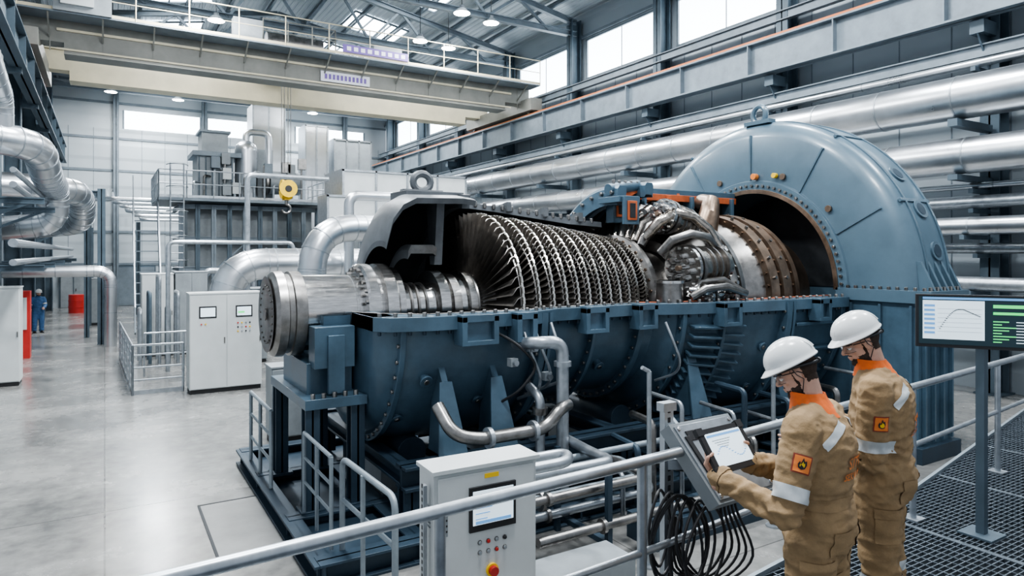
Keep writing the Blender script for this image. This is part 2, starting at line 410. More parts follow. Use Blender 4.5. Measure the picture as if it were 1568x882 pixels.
# ---------------------------------------------------------------- right wall pipes
mb=MB();mb.pipe([(16.3,-2,6.75),(16.3,46,6.75)],.48,alu,32,bands=1.7);
for y in cy[1:]: mb.box(15.9,17.5,y-.1,y+.1,6.08,6.24,colm)
mb.build('insulated_pipe')
mb=MB();mb.pipe([(16.3,-2,5.45),(16.3,30,5.45),(16.3,31,4.2),(16.3,46,4.2)],.40,alu,28,bands=1.7)
for y in cy[1:6]: mb.box(15.9,17.5,y-.1,y+.1,4.9,5.02,colm)
mb.build('insulated_pipe')
for i,(x,z,r) in enumerate(((16.9,4.45,.15),(16.5,3.9,.2),(17.1,3.4,.12),(17.0,7.62,.1),(16.8,2.6,.16),(16.9,4.82,.07),(16.7,1.9,.12))):
    mb=MB();mb.pipe([(x,-2,z),(x,45,z)],r,alu if i%2 else galv,16,bands=3)
    for y in cy[1:]: mb.box(x-.2,17.5,y-.05,y+.05,z-r-.1,z-r,colm)
    mb.build('wall_pipe')
# ---------------------------------------------------------------- turbine
YC,ZC=8.9,2.52
tur=empty('gas_turbine')
prof=[(2.68,.45),(2.69,.9),(2.72,1.2),(2.8,1.38),(2.95,1.48),(3.3,1.56),(4.2,1.6),(4.75,1.55),(5.05,1.42),(5.6,1.32),(6.6,1.28),(7.1,1.34),(7.3,1.55),(7.7,1.72),(8.6,1.84),(9.6,1.92),(10.88,1.95)]
mb=MB()
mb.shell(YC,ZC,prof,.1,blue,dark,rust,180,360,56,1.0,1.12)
mb.lathe(YC,ZC,[(2.68,.02),(2.68,.45)],blue,180,360,48)
for x,r,w in ((2.95,1.56,.07),(4.85,1.66,.1),(5.0,1.62,.05),(5.9,1.42,.06),(6.75,1.42,.1),(7.35,1.7,.08),(8.05,1.86,.06),(9.3,2.04,.12),(9.46,2.04,.05),(10.7,2.05,.12)):
    mb.lathe(YC,ZC,[(x,r-.3),(x,r),(x+w,r),(x+w,r-.3)],blue,180,360,56,1.0,1.12)
    for i in range(26):
        a=math.radians(184+172*i/25);c=math.cos(a);q=math.sin(a)
        if math.cos(a)>-.2: mb.bolt((x,YC-(r-.05)*c,ZC+(r-.05)*q*1.12),(-1,0,0),.026,.03,steel2)
for i in range(13):
    a=math.radians(300+i*4.2);c=math.cos(a);q=math.sin(a)
    p=lambda x,r:V((x,YC-r*c,ZC+r*q*1.12))
    for xa,xb in ((7.5,7.98),(8.15,8.5)):
        mb.bar(p(xa,1.74),p(xb,1.86),.035,.16,blue,up=V((0,-c,q)))
for i in range(5):
    a=math.radians(302+i*12);c=math.cos(a);q=math.sin(a)
    mb.bar(V((9.6,YC-1.96*c,ZC+1.96*q*1.12)),V((10.65,YC-1.97*c,ZC+1.97*q*1.12)),.05,.1,blue,up=V((0,-c,q)))
fl=[(2.66,1.40),(2.8,1.58),(3.3,1.7),(4.7,1.72),(5.2,1.5),(6.8,1.45),(7.25,1.68),(8.6,1.96),(10.83,2.1)]
inn=[(2.66,.62),(2.9,1.0),(3.3,1.38),(4.7,1.4),(5.2,1.28),(6.8,1.22),(7.25,1.4),(8.6,1.62),(10.83,1.68)]
for s in(-1,1):
    vs=[];k=len(fl)
    for z in(ZC-.14,ZC+.03):
        for pr in(fl,inn):
            for x,w in pr: vs.append((x,YC+s*w,z))
    fs=[]
    for i in range(k-1):
        fs+=[(i,i+1,k+i+1,k+i),(2*k+i,3*k+i,3*k+i+1,2*k+i+1),(i,2*k+i,2*k+i+1,i+1),(k+i,k+i+1,3*k+i+1,3*k+i)]
    fs+=[(0,k,3*k,2*k),(k-1,3*k-1,4*k-1,2*k-1)]
    mb.add(vs,fs,blue)
    for i in range(k-1):
        mb.bar((inn[i][0],YC+s*(inn[i][1]+.02),ZC+.035),(inn[i+1][0],YC+s*(inn[i+1][1]+.02),ZC+.035),.035,.012,rust if i>4 else steel2)
    for i in range(k-1):
        n=int((fl[i+1][0]-fl[i][0])/.17)+1
        for j in range(n):
            t=(j+.5)/n;x=fl[i][0]*(1-t)+fl[i+1][0]*t;w=fl[i][1]*(1-t)+fl[i+1][1]*t
            mb.bolt((x,YC+s*(w-.07),ZC+.03),(0,0,1),.028,.05,steel2)
            mb.bolt((x,YC+s*(w-.07),ZC-.14),(0,0,-1),.024,.05,blued)
mb.box(2.66,2.95,YC-1.40,YC-.62,ZC-.14,ZC+.03,blue);mb.box(2.66,2.95,YC+.62,YC+1.40,ZC-.14,ZC+.03,blue)
for x,w,y in ((3.6,.5,1.72),(4.35,.3,1.74),(5.6,.4,1.5),(6.55,.36,1.5),(7.9,.4,1.86),(9.9,.3,2.08)):
    yy=YC-y
    mb.box(x,x+.07,yy-.12,yy+.12,ZC-.28,ZC+.02,blue);mb.box(x+w-.07,x+w,yy-.12,yy+.12,ZC-.28,ZC+.02,blue)
    mb.box(x,x+w,yy-.12,yy+.1,ZC-.33,ZC-.27,blue);mb.box(x,x+w,yy-.12,yy+.1,ZC-.05,ZC+.04,blue)
    mb.box(x+.05,x+w-.05,yy-.05,yy+.1,ZC-.28,ZC-.04,blue)
for x,a in ((5.45,335),(9.0,340),(9.05,318),(10.3,335),(3.3,335),(4.1,322),(3.1,312),(6.2,325)):
    ar=math.radians(a);r=[q for (xx,q) in prof if xx<=x][-1];c,q=math.cos(ar),math.sin(ar)*1.12
    p=V((x,YC-r*c,ZC+r*q));d=V((0,-c,q)).normalized()
    mb.cyl(p-d*.05,p+d*.05,.06,blue);mb.cyl(p+d*.05,p+d*.075,.08,blue);mb.cyl(p+d*.07,p+d*.09,.035,steel2)
mb.build('lower_casing',tur,.008)
mb=MB()
mb.lathe(YC,ZC,[(1.76,0),(1.76,.46),(1.78,.50),(1.82,.54),(1.92,.55),(1.94,.51),(2.0,.51),(2.01,.54),(2.14,.54),(2.16,.49)],steel2,n=72)
mb.lathe(YC,ZC,[(2.16,.49),(2.9,.48),(2.92,.44)],steel,n=72)
mb.lathe(YC,ZC,[(1.755,.0),(1.755,.42),(1.745,.44),(1.745,.48)],steel2,n=64)
for i in range(24):
    a=2*math.pi*i/24;mb.bolt((1.75,YC+.36*math.cos(a),ZC+.36*math.sin(a)),(-1,0,0),.014,.012,steel2)
mb.cyl((1.74,YC,ZC),(1.73,YC,ZC),.08,steel2,n=24)
for xx in (2.3,2.36,2.78): mb.lathe(YC,ZC,[(xx,.48),(xx+.005,.488),(xx+.03,.488),(xx+.035,.48)],steel,n=64)
mb.lathe(YC,ZC,[(2.9,.3),(2.9,.6),(2.93,.63),(3.05,.63),(3.06,.52),(3.14,.52),(3.15,.63),(3.3,.63),(3.34,.58),(3.42,.58),(3.43,.4),(3.5,.33)],steel,n=72)
for i in range(24):
    a=2*math.pi*i/24;mb.bolt((2.93,YC+.56*math.cos(a),ZC+.56*math.sin(a)),(-1,0,0),.03,.06,steel2)
    mb.bolt((3.34,YC+.5*math.cos(a),ZC+.5*math.sin(a)),(-1,0,0),.02,.05,steel2)
mb.lathe(YC,ZC,[(3.5,.33),(3.9,.33),(3.95,.36),(3.96,.52),(4.1,.53),(4.12,.40),(4.16,.40),(4.18,.48),(4.3,.48),(4.32,.42),(4.4,.44),(4.42,.52),(4.52,.53),(4.54,.46),(4.62,.46)],steel,n=72)
for xx in (3.58,3.68,3.8): mb.lathe(YC,ZC,[(xx,.33),(xx+.01,.36),(xx+.04,.36),(xx+.05,.33)],steel2,n=48)
mb.build('shaft',tur)
mb=MB();ns=12
mb.lathe(YC,ZC,[(4.5,.0),(4.5,.42),(4.58,.47),(4.72,.5),(7.3,.76),(7.32,.5)],steel2,n=72)
def bladering(x,rh,rt,n,ch,th,tw0,tw1,first=False):
    mb.lathe(YC,ZC,[(x-ch*.4,rh-.05),(x-ch*.42,rh+.02),(x+ch*.42,rh+.02),(x+ch*.4,rh-.05)],steel2,n=72)
    for i in range(n):
        a=2*math.pi*i/n;rd=V((0,-math.cos(a),math.sin(a)));td=V((0,math.sin(a),math.cos(a)));vs=[]
        for k in range(5):
            t=k/4;r=rh+(rt-rh)*t;tw=math.radians(tw0+(tw1-tw0)*t)
            cd_=V((1,0,0))*math.cos(tw)+td*math.sin(tw);nd=-V((1,0,0))*math.sin(tw)+td*math.cos(tw)
            c=V((x,YC,ZC))+rd*r;w=ch*(.8+.25*t);tt=th*(1-.5*t)
            vs+=[c-cd_*w/2+nd*tt*.6,c+nd*(tt+.12*w),c+cd_*w/2+nd*tt*.2,c+nd*(.12*w-tt*.5)]
        fs=[]
        for k in range(4):
            for j in range(4): fs.append((k*4+j,k*4+(j+1)%4,k*4+4+(j+1)%4,k*4+4+j))
        mb.add(vs,fs,blade);mb.add(vs[16:20],[(0,1,2,3)],blade)
        pitch=2*math.pi*rt/n
        tip=V((x+ch*.34,YC,ZC))+rd*(rt+.001)
        mb.ob(tip,(.024,pitch*.6,.016),bladee,(V((1,0,0)),td,rd))
    xr=x+ch*.34
    mb.lathe(YC,ZC,[(xr-.016,rt-.04),(xr-.016,rt-.008),(xr+.016,rt-.008),(xr+.016,rt-.04)],bladee,n=96)
for s in range(ns):
    t=s/(ns-1);x=4.68+2.52*t**.88
    rt=1.37-.33*t
    if s==0: bladering(x,.46,rt,60,.23,.016,8,38)
    else: bladering(x,.48+.27*t,rt,int(84+22*t),.145-.045*t,.009,12,40)
    if s<ns-1:
        xx=x+.115-.02*t if s else x+.15
        mb.lathe(YC,ZC,[(xx,.5),(xx,rt-.20),(xx+.025,rt-.20),(xx+.025,.5)],steel2,0,360,72)
mb.build('compressor_rotor',tur,recalc=False)
mb=MB()
up=[(3.25,.95),(3.3,1.3),(3.42,1.5),(3.6,1.6),(4.3,1.62),(4.5,1.6)]
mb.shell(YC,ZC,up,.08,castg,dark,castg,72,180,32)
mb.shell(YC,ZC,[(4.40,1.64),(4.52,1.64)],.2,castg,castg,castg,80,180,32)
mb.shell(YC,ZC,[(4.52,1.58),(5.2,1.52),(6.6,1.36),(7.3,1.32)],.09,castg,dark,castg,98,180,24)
for x in (5.4,6.1,6.8): mb.shell(YC,ZC,[(x,1.66-.09*(x-4.6)),(x+.08,1.66-.09*(x-4.6))],.15,castg,castg,castg,96,180,24)
mb.box(3.6,4.5,YC-.12,YC+.5,ZC+1.5,ZC+1.66,castg);
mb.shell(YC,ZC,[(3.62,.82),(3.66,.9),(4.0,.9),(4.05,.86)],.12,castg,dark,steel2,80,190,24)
mb.shell(YC,ZC,[(4.05,1.56),(4.17,1.56)],.95,castg,castg,castg,84,98,6)
def eye(x,y,z,s,m):
    mb.box(x-.5*s,x+.5*s,y-.12*s,y+.12*s,z,z+.12*s,m)
    mb.sweep([(x+s*.22*math.cos(a),y,z+s*.3+s*.2*math.sin(a)) for a in [2*math.pi*i/16 for i in range(16)]],.09*s,m,8,True)
eye(3.95,YC+.15,ZC+1.62,.62,castg)
for i in range(16):
    x=4.7+i*.16;mb.bolt((x,YC+.2,ZC+1.52-.09*(x-4.6)),(0,0,1),.03,.07,steel2)
for i in range(9):
    a=math.radians(90+i*9);mb.bolt((4.40,YC-1.56*math.cos(a),ZC+1.56*math.sin(a)),(-1,0,0),.028,.04,steel2)
mb.build('upper_casing',tur,.006)
mb=MB()
for x,r,th in ((7.35,1.92,.28),(7.95,2.0,.2)):
    mb.shell(YC,ZC,[(x,r-.05),(x+.03,r),(x+.16,r),(x+.19,r-.05)],th,blue,blued,blue,84,180,28)
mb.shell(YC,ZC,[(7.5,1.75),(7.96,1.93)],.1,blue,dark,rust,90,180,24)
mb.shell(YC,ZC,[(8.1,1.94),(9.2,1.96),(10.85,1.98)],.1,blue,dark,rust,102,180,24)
for x in (8.5,9.2,9.9): mb.shell(YC,ZC,[(x,1.98),(x+.07,1.98)],.22,blue,rust,rust,99,180,24)
mb.box(7.5,8.0,YC+.1,YC+.3,ZC+1.3,ZC+1.92,blue);mb.box(7.56,7.94,YC+.08,YC+.1,ZC+1.4,ZC+1.8,rust);mb.box(7.6,7.9,YC+.07,YC+.08,ZC+1.45,ZC+1.74,dark)
mb.box(8.1,10.8,YC+.3,YC+.55,ZC+1.84,ZC+1.96,blue);mb.box(8.1,10.8,YC+.27,YC+.31,ZC+1.74,ZC+1.86,rust)
for x in (8.3,8.9,9.5,10.1,10.6): mb.box(x,x+.06,YC+.2,YC+.45,ZC+1.5,ZC+1.84,rust if x in(8.9,10.1) else blue)
mb.box(7.25,7.7,YC-.35,YC+.2,ZC+1.62,ZC+1.72,blue);mb.box(7.3,7.62,YC-.42,YC-.36,ZC+1.25,ZC+1.72,blue);mb.box(7.36,7.56,YC-.44,YC-.42,ZC+1.32,ZC+1.64,rust);mb.box(7.4,7.52,YC-.45,YC-.44,ZC+1.36,ZC+1.6,dark)
mb.cyl((7.3,YC,ZC+1.85),(8.0,YC+.05,ZC+1.96),.10,blue,n=20);
for i in range(5): mb.bolt((7.4+i*.13,YC-.02,ZC+1.93),(0,0,1),.03,.09,steel2)
for i in range(10):
    a=math.radians(88+i*9);mb.bolt((7.35,YC-1.8*math.cos(a),ZC+1.8*math.sin(a)),(-1,0,0),.035,.05,steel2)
mb.build('combustion_casing',tur,.006)
mb=MB()
mb.lathe(YC,ZC,[(7.3,.95),(7.36,1.08),(7.45,1.08),(7.46,.95),(7.6,.9),(7.75,.72),(7.95,.62),(8.05,.62),(8.06,.8),(8.15,.82)],steel2,n=64)
mb.lathe(YC,ZC,[(8.15,.6),(8.16,1.0),(8.2,1.05),(8.3,1.12),(8.42,1.18),(8.8,1.24)],steel2,n=64)
mb.lathe(YC,ZC,[(8.8,1.1),(8.8,1.36),(8.84,1.38),(8.95,1.38),(8.96,1.3),(9.02,1.3),(9.03,1.37),(9.12,1.37),(9.13,1.2)],steel2,n=64)
mb.lathe(YC,ZC,[(9.13,1.2),(9.3,1.22),(9.6,1.32),(9.66,1.34)],steel2,n=64)
mb.lathe(YC,ZC,[(9.66,1.2),(9.66,1.46),(9.85,1.48),(9.86,1.36),(9.92,1.36),(9.93,1.5),(10.15,1.5),(10.17,1.35),(10.3,1.35),(10.31,1.45),(10.42,1.45),(10.43,1.25),(10.7,1.2),(11.2,1.1)],bronze,n=64)
for x,r,n in ((8.8,1.3,44),(9.03,1.33,44),(9.66,1.4,40),(9.93,1.43,40),(10.31,1.4,40),(7.36,1.02,36)):
    for i in range(n):
        a=2*math.pi*i/n;mb.bolt((x,YC+r*math.cos(a),ZC+r*math.sin(a)),(-1,0,0),.028,.04,bladee if n>40 else bronze)
for i in range(30):
    a=2*math.pi*i/30;mb.cyl((8.88,YC+1.38*math.cos(a),ZC+1.38*math.sin(a)),(8.88,YC+1.43*math.cos(a),ZC+1.43*math.sin(a)),.035,steel,n=8)
for i in range(26):
    a=2*math.pi*i/26
    for xx in (9.75,10.04): mb.cyl((xx,YC+1.46*math.cos(a),ZC+1.46*math.sin(a)),(xx,YC+1.52*math.cos(a),ZC+1.52*math.sin(a)),.03,steel2,n=8)
mb.build('turbine_stage_drum',tur)
mb=MB()
def can(c,ax,r,L,seed):
    c=V(c);ax=V(ax).normalized();u,w=frame(ax)
    mb.cyl(c,c+ax*.06,r*1.06,steel,n=28);mb.cyl(c+ax*.06,c+ax*.1,r*.92,steel2,n=28);mb.cyl(c+ax*.1,c+ax*.17,r*1.08,steel2,n=28)
    mb.cyl(c+ax*.17,c+ax*L,r*.95,foil,r1=r*.8,n=28)
    for i in range(14):
        a=2*math.pi*i/14;p=c+(u*math.cos(a)+w*math.sin(a))*r*.93;mb.bolt(p,-ax,.022,.04,bladee)
    for i in range(7):
        a=2*math.pi*i/7+.3;p=c+(u*math.cos(a)+w*math.sin(a))*r*.52;mb.cyl(p,p-ax*.07,.055,steel,n=12);mb.cyl(p-ax*.07,p-ax*.11,.035,steel2,n=10)
    mb.cyl(c,c-ax*.09,.075,steel,n=14);mb.cyl(c-ax*.09,c-ax*.13,.04,bronze,n=12)
    for k in (.3,.42,.55): mb.cyl(c+ax*k*L/.7,c+ax*(k*L/.7+.03),r*1.0,steel2,n=28)
can((7.78,7.66,3.06),(1,.08,.03),.34,.95,1)
can((7.86,8.2,3.92),(.96,.1,-.2),.27,.75,2)
can((7.95,7.42,2.62),(1,.15,.02),.2,.7,3)
for k in range(9):
    a=math.radians(62+k*9);r=1.32
    y=YC-r*math.cos(a);z=ZC+r*math.sin(a);m_=foil if k%3 else steel2
    mb.sweep([(7.6,YC-1.02*math.cos(a),ZC+1.02*math.sin(a)),(7.78,YC-1.30*math.cos(a+.1),ZC+1.30*math.sin(a+.1)),(8.0,YC-1.5*math.cos(a),ZC+1.5*math.sin(a)),(8.3,y*1.0,z+.10),(8.6,y,z+.02),(8.82,YC-1.2*math.cos(a),ZC+1.2*math.sin(a))],[.07,.11,.14,.155,.14,.1],m_,14)
    for q,(xx,rr) in enumerate(((7.86,1.4),(8.12,1.46),(8.4,1.36))):
        p=V((xx,YC-rr*math.cos(a),ZC+rr*math.sin(a)));mb.cyl(p-V((.02,0,0)),p+V((.02,0,0)),.16,steel2,n=16)
for k in range(7):
    a=math.radians(70+k*9);mb.cyl((8.15+.05*k,YC-1.5*math.cos(a),ZC+1.5*math.sin(a)),(8.2+.05*k,YC-1.66*math.cos(a),ZC+1.66*math.sin(a)),.05,steel,n=12)
mb.sweep([(7.6,8.3,3.55),(7.7,8.1,3.8),(7.95,8.0,3.95),(8.3,7.95,3.9),(8.6,7.9,3.7),(8.8,7.85,3.4)],.09,foil,12)
mb.sweep([(7.55,7.9,3.3),(7.6,7.7,3.5),(7.9,7.6,3.6),(8.3,7.62,3.55),(8.7,7.75,3.3)],.07,steel2,12)
mb.sweep([(9.25,8.55,3.7),(9.3,8.5,4.0),(9.45,8.6,4.2),(9.6,8.95,4.25)],[.22,.18,.16,.15],bronze,18)
mb.cyl((7.35,7.5,2.55),(7.35,7.5,2.88),.2,steel2,n=20);mb.cyl((7.35,7.5,2.84),(7.35,7.5,2.88),.23,steel,n=20)
for i in range(14):
    x=7.7+random.random()*.9;y=7.25+random.random()*.4
    mb.sph((x,y,2.66+random.random()*.08),.08,random.choice([steel,steel2,foil]),(1.3,1,.8),8,6)
mb.sweep([(7.6,7.3,2.62),(7.8,7.2,2.75),(8.2,7.15,2.78),(8.7,7.2,2.66)],.06,steel2,10)
mb.sweep([(7.7,7.45,2.6),(7.9,7.4,2.85),(8.3,7.3,2.88),(8.8,7.3,2.66)],.05,steel2,10)
mb.build('combustors',tur)
mb=MB()
for x,z0 in ((4.5,2.1),(4.65,2.15),(4.9,2.2),(6.9,2.1),(9.5,1.9)):
    mb.pipe([(x,7.12,z0+.2),(x,7.0,z0),(x+.15,6.97,z0-.35),(x+.2,7.1,z0-.55),(x+.1,7.45,z0-.7)],.02,galv,8,.12)
mb.pipe([(4.1,7.3,2.35),(4.3,7.0,2.2),(4.6,6.95,1.9),(4.35,7.0,1.6),(4.2,7.3,1.4)],.018,black,8,.15)
for p in ((4.55,7.02,2.12),(4.3,7.08,1.95),(4.75,7.0,1.75)):
    mb.box(p[0]-.05,p[0]+.05,p[1]-.05,p[1]+.05,p[2]-.05,p[2]+.05,cabg);mb.cyl(p,(p[0],p[1]-.1,p[2]),.035,galv)
mb.build('instrument_hoses',tur)
mb=MB()
mb.box(2.1,2.66,YC-.62,YC+.62,1.55,1.95,blue)
mb.box(2.15,2.64,YC-.80,YC-.52,1.9,2.40,blue);mb.box(2.15,2.64,YC+.52,YC+.80,1.9,2.40,blue)
mb.box(2.3,2.5,YC-.86,YC-.80,1.6,2.3,blue)
mb.lathe(YC,ZC,[(2.3,.5),(2.3,.64),(2.64,.64),(2.64,.5)],blue,180,360,32)
mb.box(2.0,2.75,YC-.95,YC+.95,1.45,1.57,blue)
for i in range(5): mb.bolt((2.1+i*.13,YC-.9,1.57),(0,0,1),.03,.06,steel2)
for i in range(2):
    for j in (-.8,.8):
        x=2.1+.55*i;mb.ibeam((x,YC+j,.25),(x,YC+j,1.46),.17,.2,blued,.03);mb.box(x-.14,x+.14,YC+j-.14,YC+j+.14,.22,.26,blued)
for x in (3.5,4.2,7.6,9.6):
    for s,yy in((-1,7.35),(1,10.45)):
        vs=[]
        for xx in(x-.04,x+.04): vs+=[(xx,yy-.28,.85),(xx,yy+.38,.85),(xx,yy+.2,2.1),(xx,yy-.02,1.75)]
        mb.add(vs,[(0,1,2,3),(7,6,5,4),(0,4,5,1),(1,5,6,2),(2,6,7,3),(3,7,4,0)],blue)
        mb.add([(x-.2,yy-.28,.85),(x+.2,yy-.28,.85),(x+.08,yy-.05,1.75),(x-.08,yy-.05,1.75),(x-.2,yy-.25,.85),(x+.2,yy-.25,.85),(x+.08,yy-.02,1.75),(x-.08,yy-.02,1.75)],[(0,1,2,3),(7,6,5,4),(0,4,5,1),(1,5,6,2),(2,6,7,3),(3,7,4,0)],blue)
for y in (7.25,10.55):
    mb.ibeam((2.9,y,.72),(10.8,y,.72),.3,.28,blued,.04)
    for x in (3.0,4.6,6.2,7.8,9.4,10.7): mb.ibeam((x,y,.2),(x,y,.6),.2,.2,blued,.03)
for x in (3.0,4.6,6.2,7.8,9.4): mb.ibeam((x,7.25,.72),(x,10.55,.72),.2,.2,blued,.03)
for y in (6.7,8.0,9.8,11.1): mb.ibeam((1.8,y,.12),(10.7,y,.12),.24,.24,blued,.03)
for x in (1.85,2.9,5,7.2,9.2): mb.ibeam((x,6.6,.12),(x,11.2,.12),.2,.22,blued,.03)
# dark plate added to imitate shade under the turbine, plus auxiliary drives
mb.box(2.0,10.7,6.8,11.0,.08,.11,blued)
for x in (3.4,5.3,6.9,8.5,9.9):
    mb.box(x-.35,x+.35,8.3,9.6,.11,.55,cabg);mb.cyl((x,8.1,.72),(x,9.8,.72),.2,blued,n=16);mb.box(x-.2,x+.2,10.0,10.4,.11,1.3,blued)
mb.build('skid_frame',tur,.004)
mb=MB()
railing(mb,[(1.85,10.5,.24),(1.85,9.1,.24)],1.0,railm,.026,.7,(.35,.68))
railing(mb,[(2.0,8.0,.24),(2.0,6.9,.24)],.95,railm,.022,.55,(.4,.7))
mb.pipe([(2.1,6.85,0),(2.1,6.85,1.18),(2.15,5.5,1.18),(2.15,5.5,0)],.03,railm,12,.14);mb.pipe([(2.1,6.85,.75),(2.15,5.5,.75)],.024,railm,10)
mb.pipe([(2.1,6.2,1.18),(2.1,6.2,0)],.024,railm,10)
mb.build('skid_guard_rail')
mb=MB()
mb.pipe([(4.45,7.25,2.15),(4.5,6.85,2.2),(4.84,6.78,2.2),(4.84,6.78,.1)],.078,galv,16,.2)
mb.cyl((4.84,6.78,1.9),(4.84,6.78,1.96),.11,galv);mb.build('drain_pipe')
mb=MB()
mb.pipe([(3.25,7.0,1.55),(3.3,6.7,1.28),(3.6,6.65,1.2),(4.5,6.65,1.2),(4.72,6.65,1.42),(4.9,6.75,1.42)],.075,steel2,16,.2)
mb.cyl((4.3,6.65,1.2),(4.35,6.65,1.2),.12,galv);mb.cyl((3.7,6.65,1.2),(3.75,6.65,1.2),.12,galv)
mb.pipe([(4.62,7.2,1.6),(4.62,6.95,1.5),(4.62,6.95,.1)],.06,galv,14,.1);mb.cyl((4.62,6.95,1.3),(4.62,6.95,1.38),.10,steel2)
mb.build('oil_return_pipe')
mb=MB()
for i,(y,z,r) in enumerate(((5.9,.95,.06),(5.75,.75,.045),(6.2,.55,.07),(6.35,.3,.05),(5.6,.4,.05),(6.5,.85,.04))):
    xa=2.9+i*.2;mb.pipe([(xa,y,z),(4.9+.35*i,y,z),(4.9+.35*i,y+.35,z+.05*i),(5+.35*i,7.0,z)],r,[galv,steel2,railm][i%3],12,.15)
    mb.cyl((xa+.8,y,z),(xa+.84,y,z),r*1.6,steel2)
mb.pipe([(3.0,5.35,1.25),(3.9,5.35,1.25),(4.05,5.6,1.25),(3.6,5.9,1.15),(2.9,5.95,1.15)],.055,galv,12,.16)
for x in (3.6,4.6): mb.bar((x,5.6,.2),(x,6.6,.2),.08,.06,blued);mb.bar((x,5.6,0),(x,5.6,1.0),.06,.06,blued);mb.bar((x,6.55,0),(x,6.55,1.0),.06,.06,blued)
for i in range(16):
    x=5.4+i*.33;mb.pipe([(x,6.3+.1*(i%3),.1),(x,6.3+.1*(i%3),.6+.25*(i%4)),(x+.1,7.0,.6+.25*(i%4))],.03+.012*(i%3),[galv,blued,steel2][i%3],8,.1)
mb.box(3.1,4.4,4.95,5.4,0,.35,cabg);mb.box(5.2,7.0,5.5,6.0,0,.3,blued)
mb.build('skid_piping')
mb=MB()
for x,y,t in ((4.9,5.3,2.05),(6.9,5.3,1.85)):
    mb.cyl((x,y,0),(x,y,t),.026,galv,n=10);mb.cyl((x,y,t),(x-.1,y,t+.05),.022,galv,n=8);mb.cyl((x,y,0),(x,y,.02),.09,galv)
mb.build('sensor_pole')
# ---------------------------------------------------------------- generator
mb=MB();GX=10.9;GZ=2.66
op=1.86
mb.lathe(YC,GZ,[(GX+.9,op-.1),(GX,op),(GX-.04,op),(GX-.04,op+.18),(GX,op+.2),(GX,2.9),(GX+.1,3.12),(GX+.22,3.2),(GX+.95,3.2),(GX+1.05,3.1)],genb,0,180,80)
mb.lathe(YC,GZ,[(GX+1.05,3.1),(GX+1.7,2.7),(GX+1.9,2.3),(GX+1.95,0.0)],genb,0,180,80)
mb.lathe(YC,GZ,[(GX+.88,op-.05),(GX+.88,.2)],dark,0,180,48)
mb.lathe(YC,GZ,[(GX-.06,op-.06),(GX-.06,op+.02),(GX+.1,op+.02)],bronze,0,180,64)
for i in range(46):
    a=math.radians(3+174*i/45);mb.bolt((GX-.04,YC-(op+.09)*math.cos(a),GZ+(op+.09)*math.sin(a)),(-1,0,0),.03,.04,steel2)
for ad in (28,58,90,122,152):
    a=math.radians(ad);rd=V((0,-math.cos(a),math.sin(a)))
    c0=V((GX,YC,GZ))
    mb.bar(c0+rd*(op+.2),c0+rd*2.95,.035,.05,genb,up=V((1,0,0)))
    mb.bar(c0+rd*3.2+V((.15,0,0)),c0+rd*3.2+V((1.0,0,0)),.06,.05,genb,up=rd)
for x in (GX+.26,GX+.9): mb.lathe(YC,GZ,[(x,3.18),(x,3.225),(x+.05,3.225),(x+.05,3.18)],genb,0,180,80)
for ad in (40,70,110):
    a=math.radians(ad);rd=V((0,-math.cos(a),math.sin(a)));c0=V((GX-.01,YC,GZ))+rd*2.2
    mb.cyl(c0,c0-V((.04,0,0)),.06,bronze);
for ad,xx in ((25,.6),(38,.6),(12,.65)):
    a=math.radians(ad);rd=V((0,-math.cos(a),math.sin(a)));c0=V((GX+xx,YC,GZ))+rd*3.18
    mb.cyl(c0,c0+rd*.05,.16,genb,n=24);mb.cyl(c0+rd*.05,c0+rd*.055,.11,blued,n=24)
mb.cyl((GX-.02,YC-.15,GZ+2.12),(GX-.12,YC-.15,GZ+2.12),.06,mat('alarm_orange',(.8,.25,.05),.4,0,.05))
mb.cyl((GX-.02,YC-.6,GZ+2.1),(GX-.1,YC-.6,GZ+2.1),.05,yellow)
x,y,z=GX+.2,YC-.05,GZ+3.17
mb.box(x-.1,x+.1,y-.3,y+.3,z,z+.08,genb)
mb.sweep([(x,y+.15*math.cos(a),z+.2+.17*math.sin(a)) for a in [2*math.pi*i/18 for i in range(18)]],.055,genb,8,True)
mb.box(GX-.06,GX+1.1,YC-3.42,YC-op+.02,GZ-.16,GZ+.04,genb);mb.box(GX-.06,GX+1.1,YC+op-.02,YC+3.42,GZ-.16,GZ+.04,genb)
mb.box(GX+.9,GX+2.0,YC-2.9,YC+2.9,GZ-.16,GZ,genb)
for i in range(10):
    mb.bolt((GX+.08+i*.10,YC-3.34,GZ+.04),(0,0,1),.03,.06,steel2);mb.bolt((GX-.02,YC-3.3+i*.14,GZ+.04),(0,0,1),.03,.05,steel2)
for i in range(5):
    x=GX+.15+i*.2
    mb.add([(x-.03,YC-3.38,GZ+.04),(x+.03,YC-3.38,GZ+.04),(x+.03,YC-3.15,GZ+.04),(x-.03,YC-3.15,GZ+.04),(x-.03,YC-3.17,GZ+.5),(x+.03,YC-3.17,GZ+.5),(x+.03,YC-3.1,GZ+.5),(x-.03,YC-3.1,GZ+.5)],[(0,1,2,3),(4,5,6,7),(0,1,5,4),(1,2,6,5),(2,3,7,6),(3,0,4,7)],genb)
mb.box(GX,GX+1.0,YC-3.2,YC+3.2,0.02,GZ-.16,blue)
mb.box(GX-.08,GX+1.1,YC-3.3,YC+3.3,0.0,.25,blued)
for i in range(3):
    y=YC-3.1+i*.5;mb.box(GX-.05,GX,y-.02,y+.02,.3,GZ-.2,blue)
for i in range(4): x=GX+.1+i*.27;mb.box(x,x+.04,YC-3.26,YC-3.2,.3,GZ-.18,blue)
mb.box(GX+1.0,GX+1.9,YC-2.6,YC+2.6,.02,GZ-.16,blue)
mb.build('generator',bevel=.01)
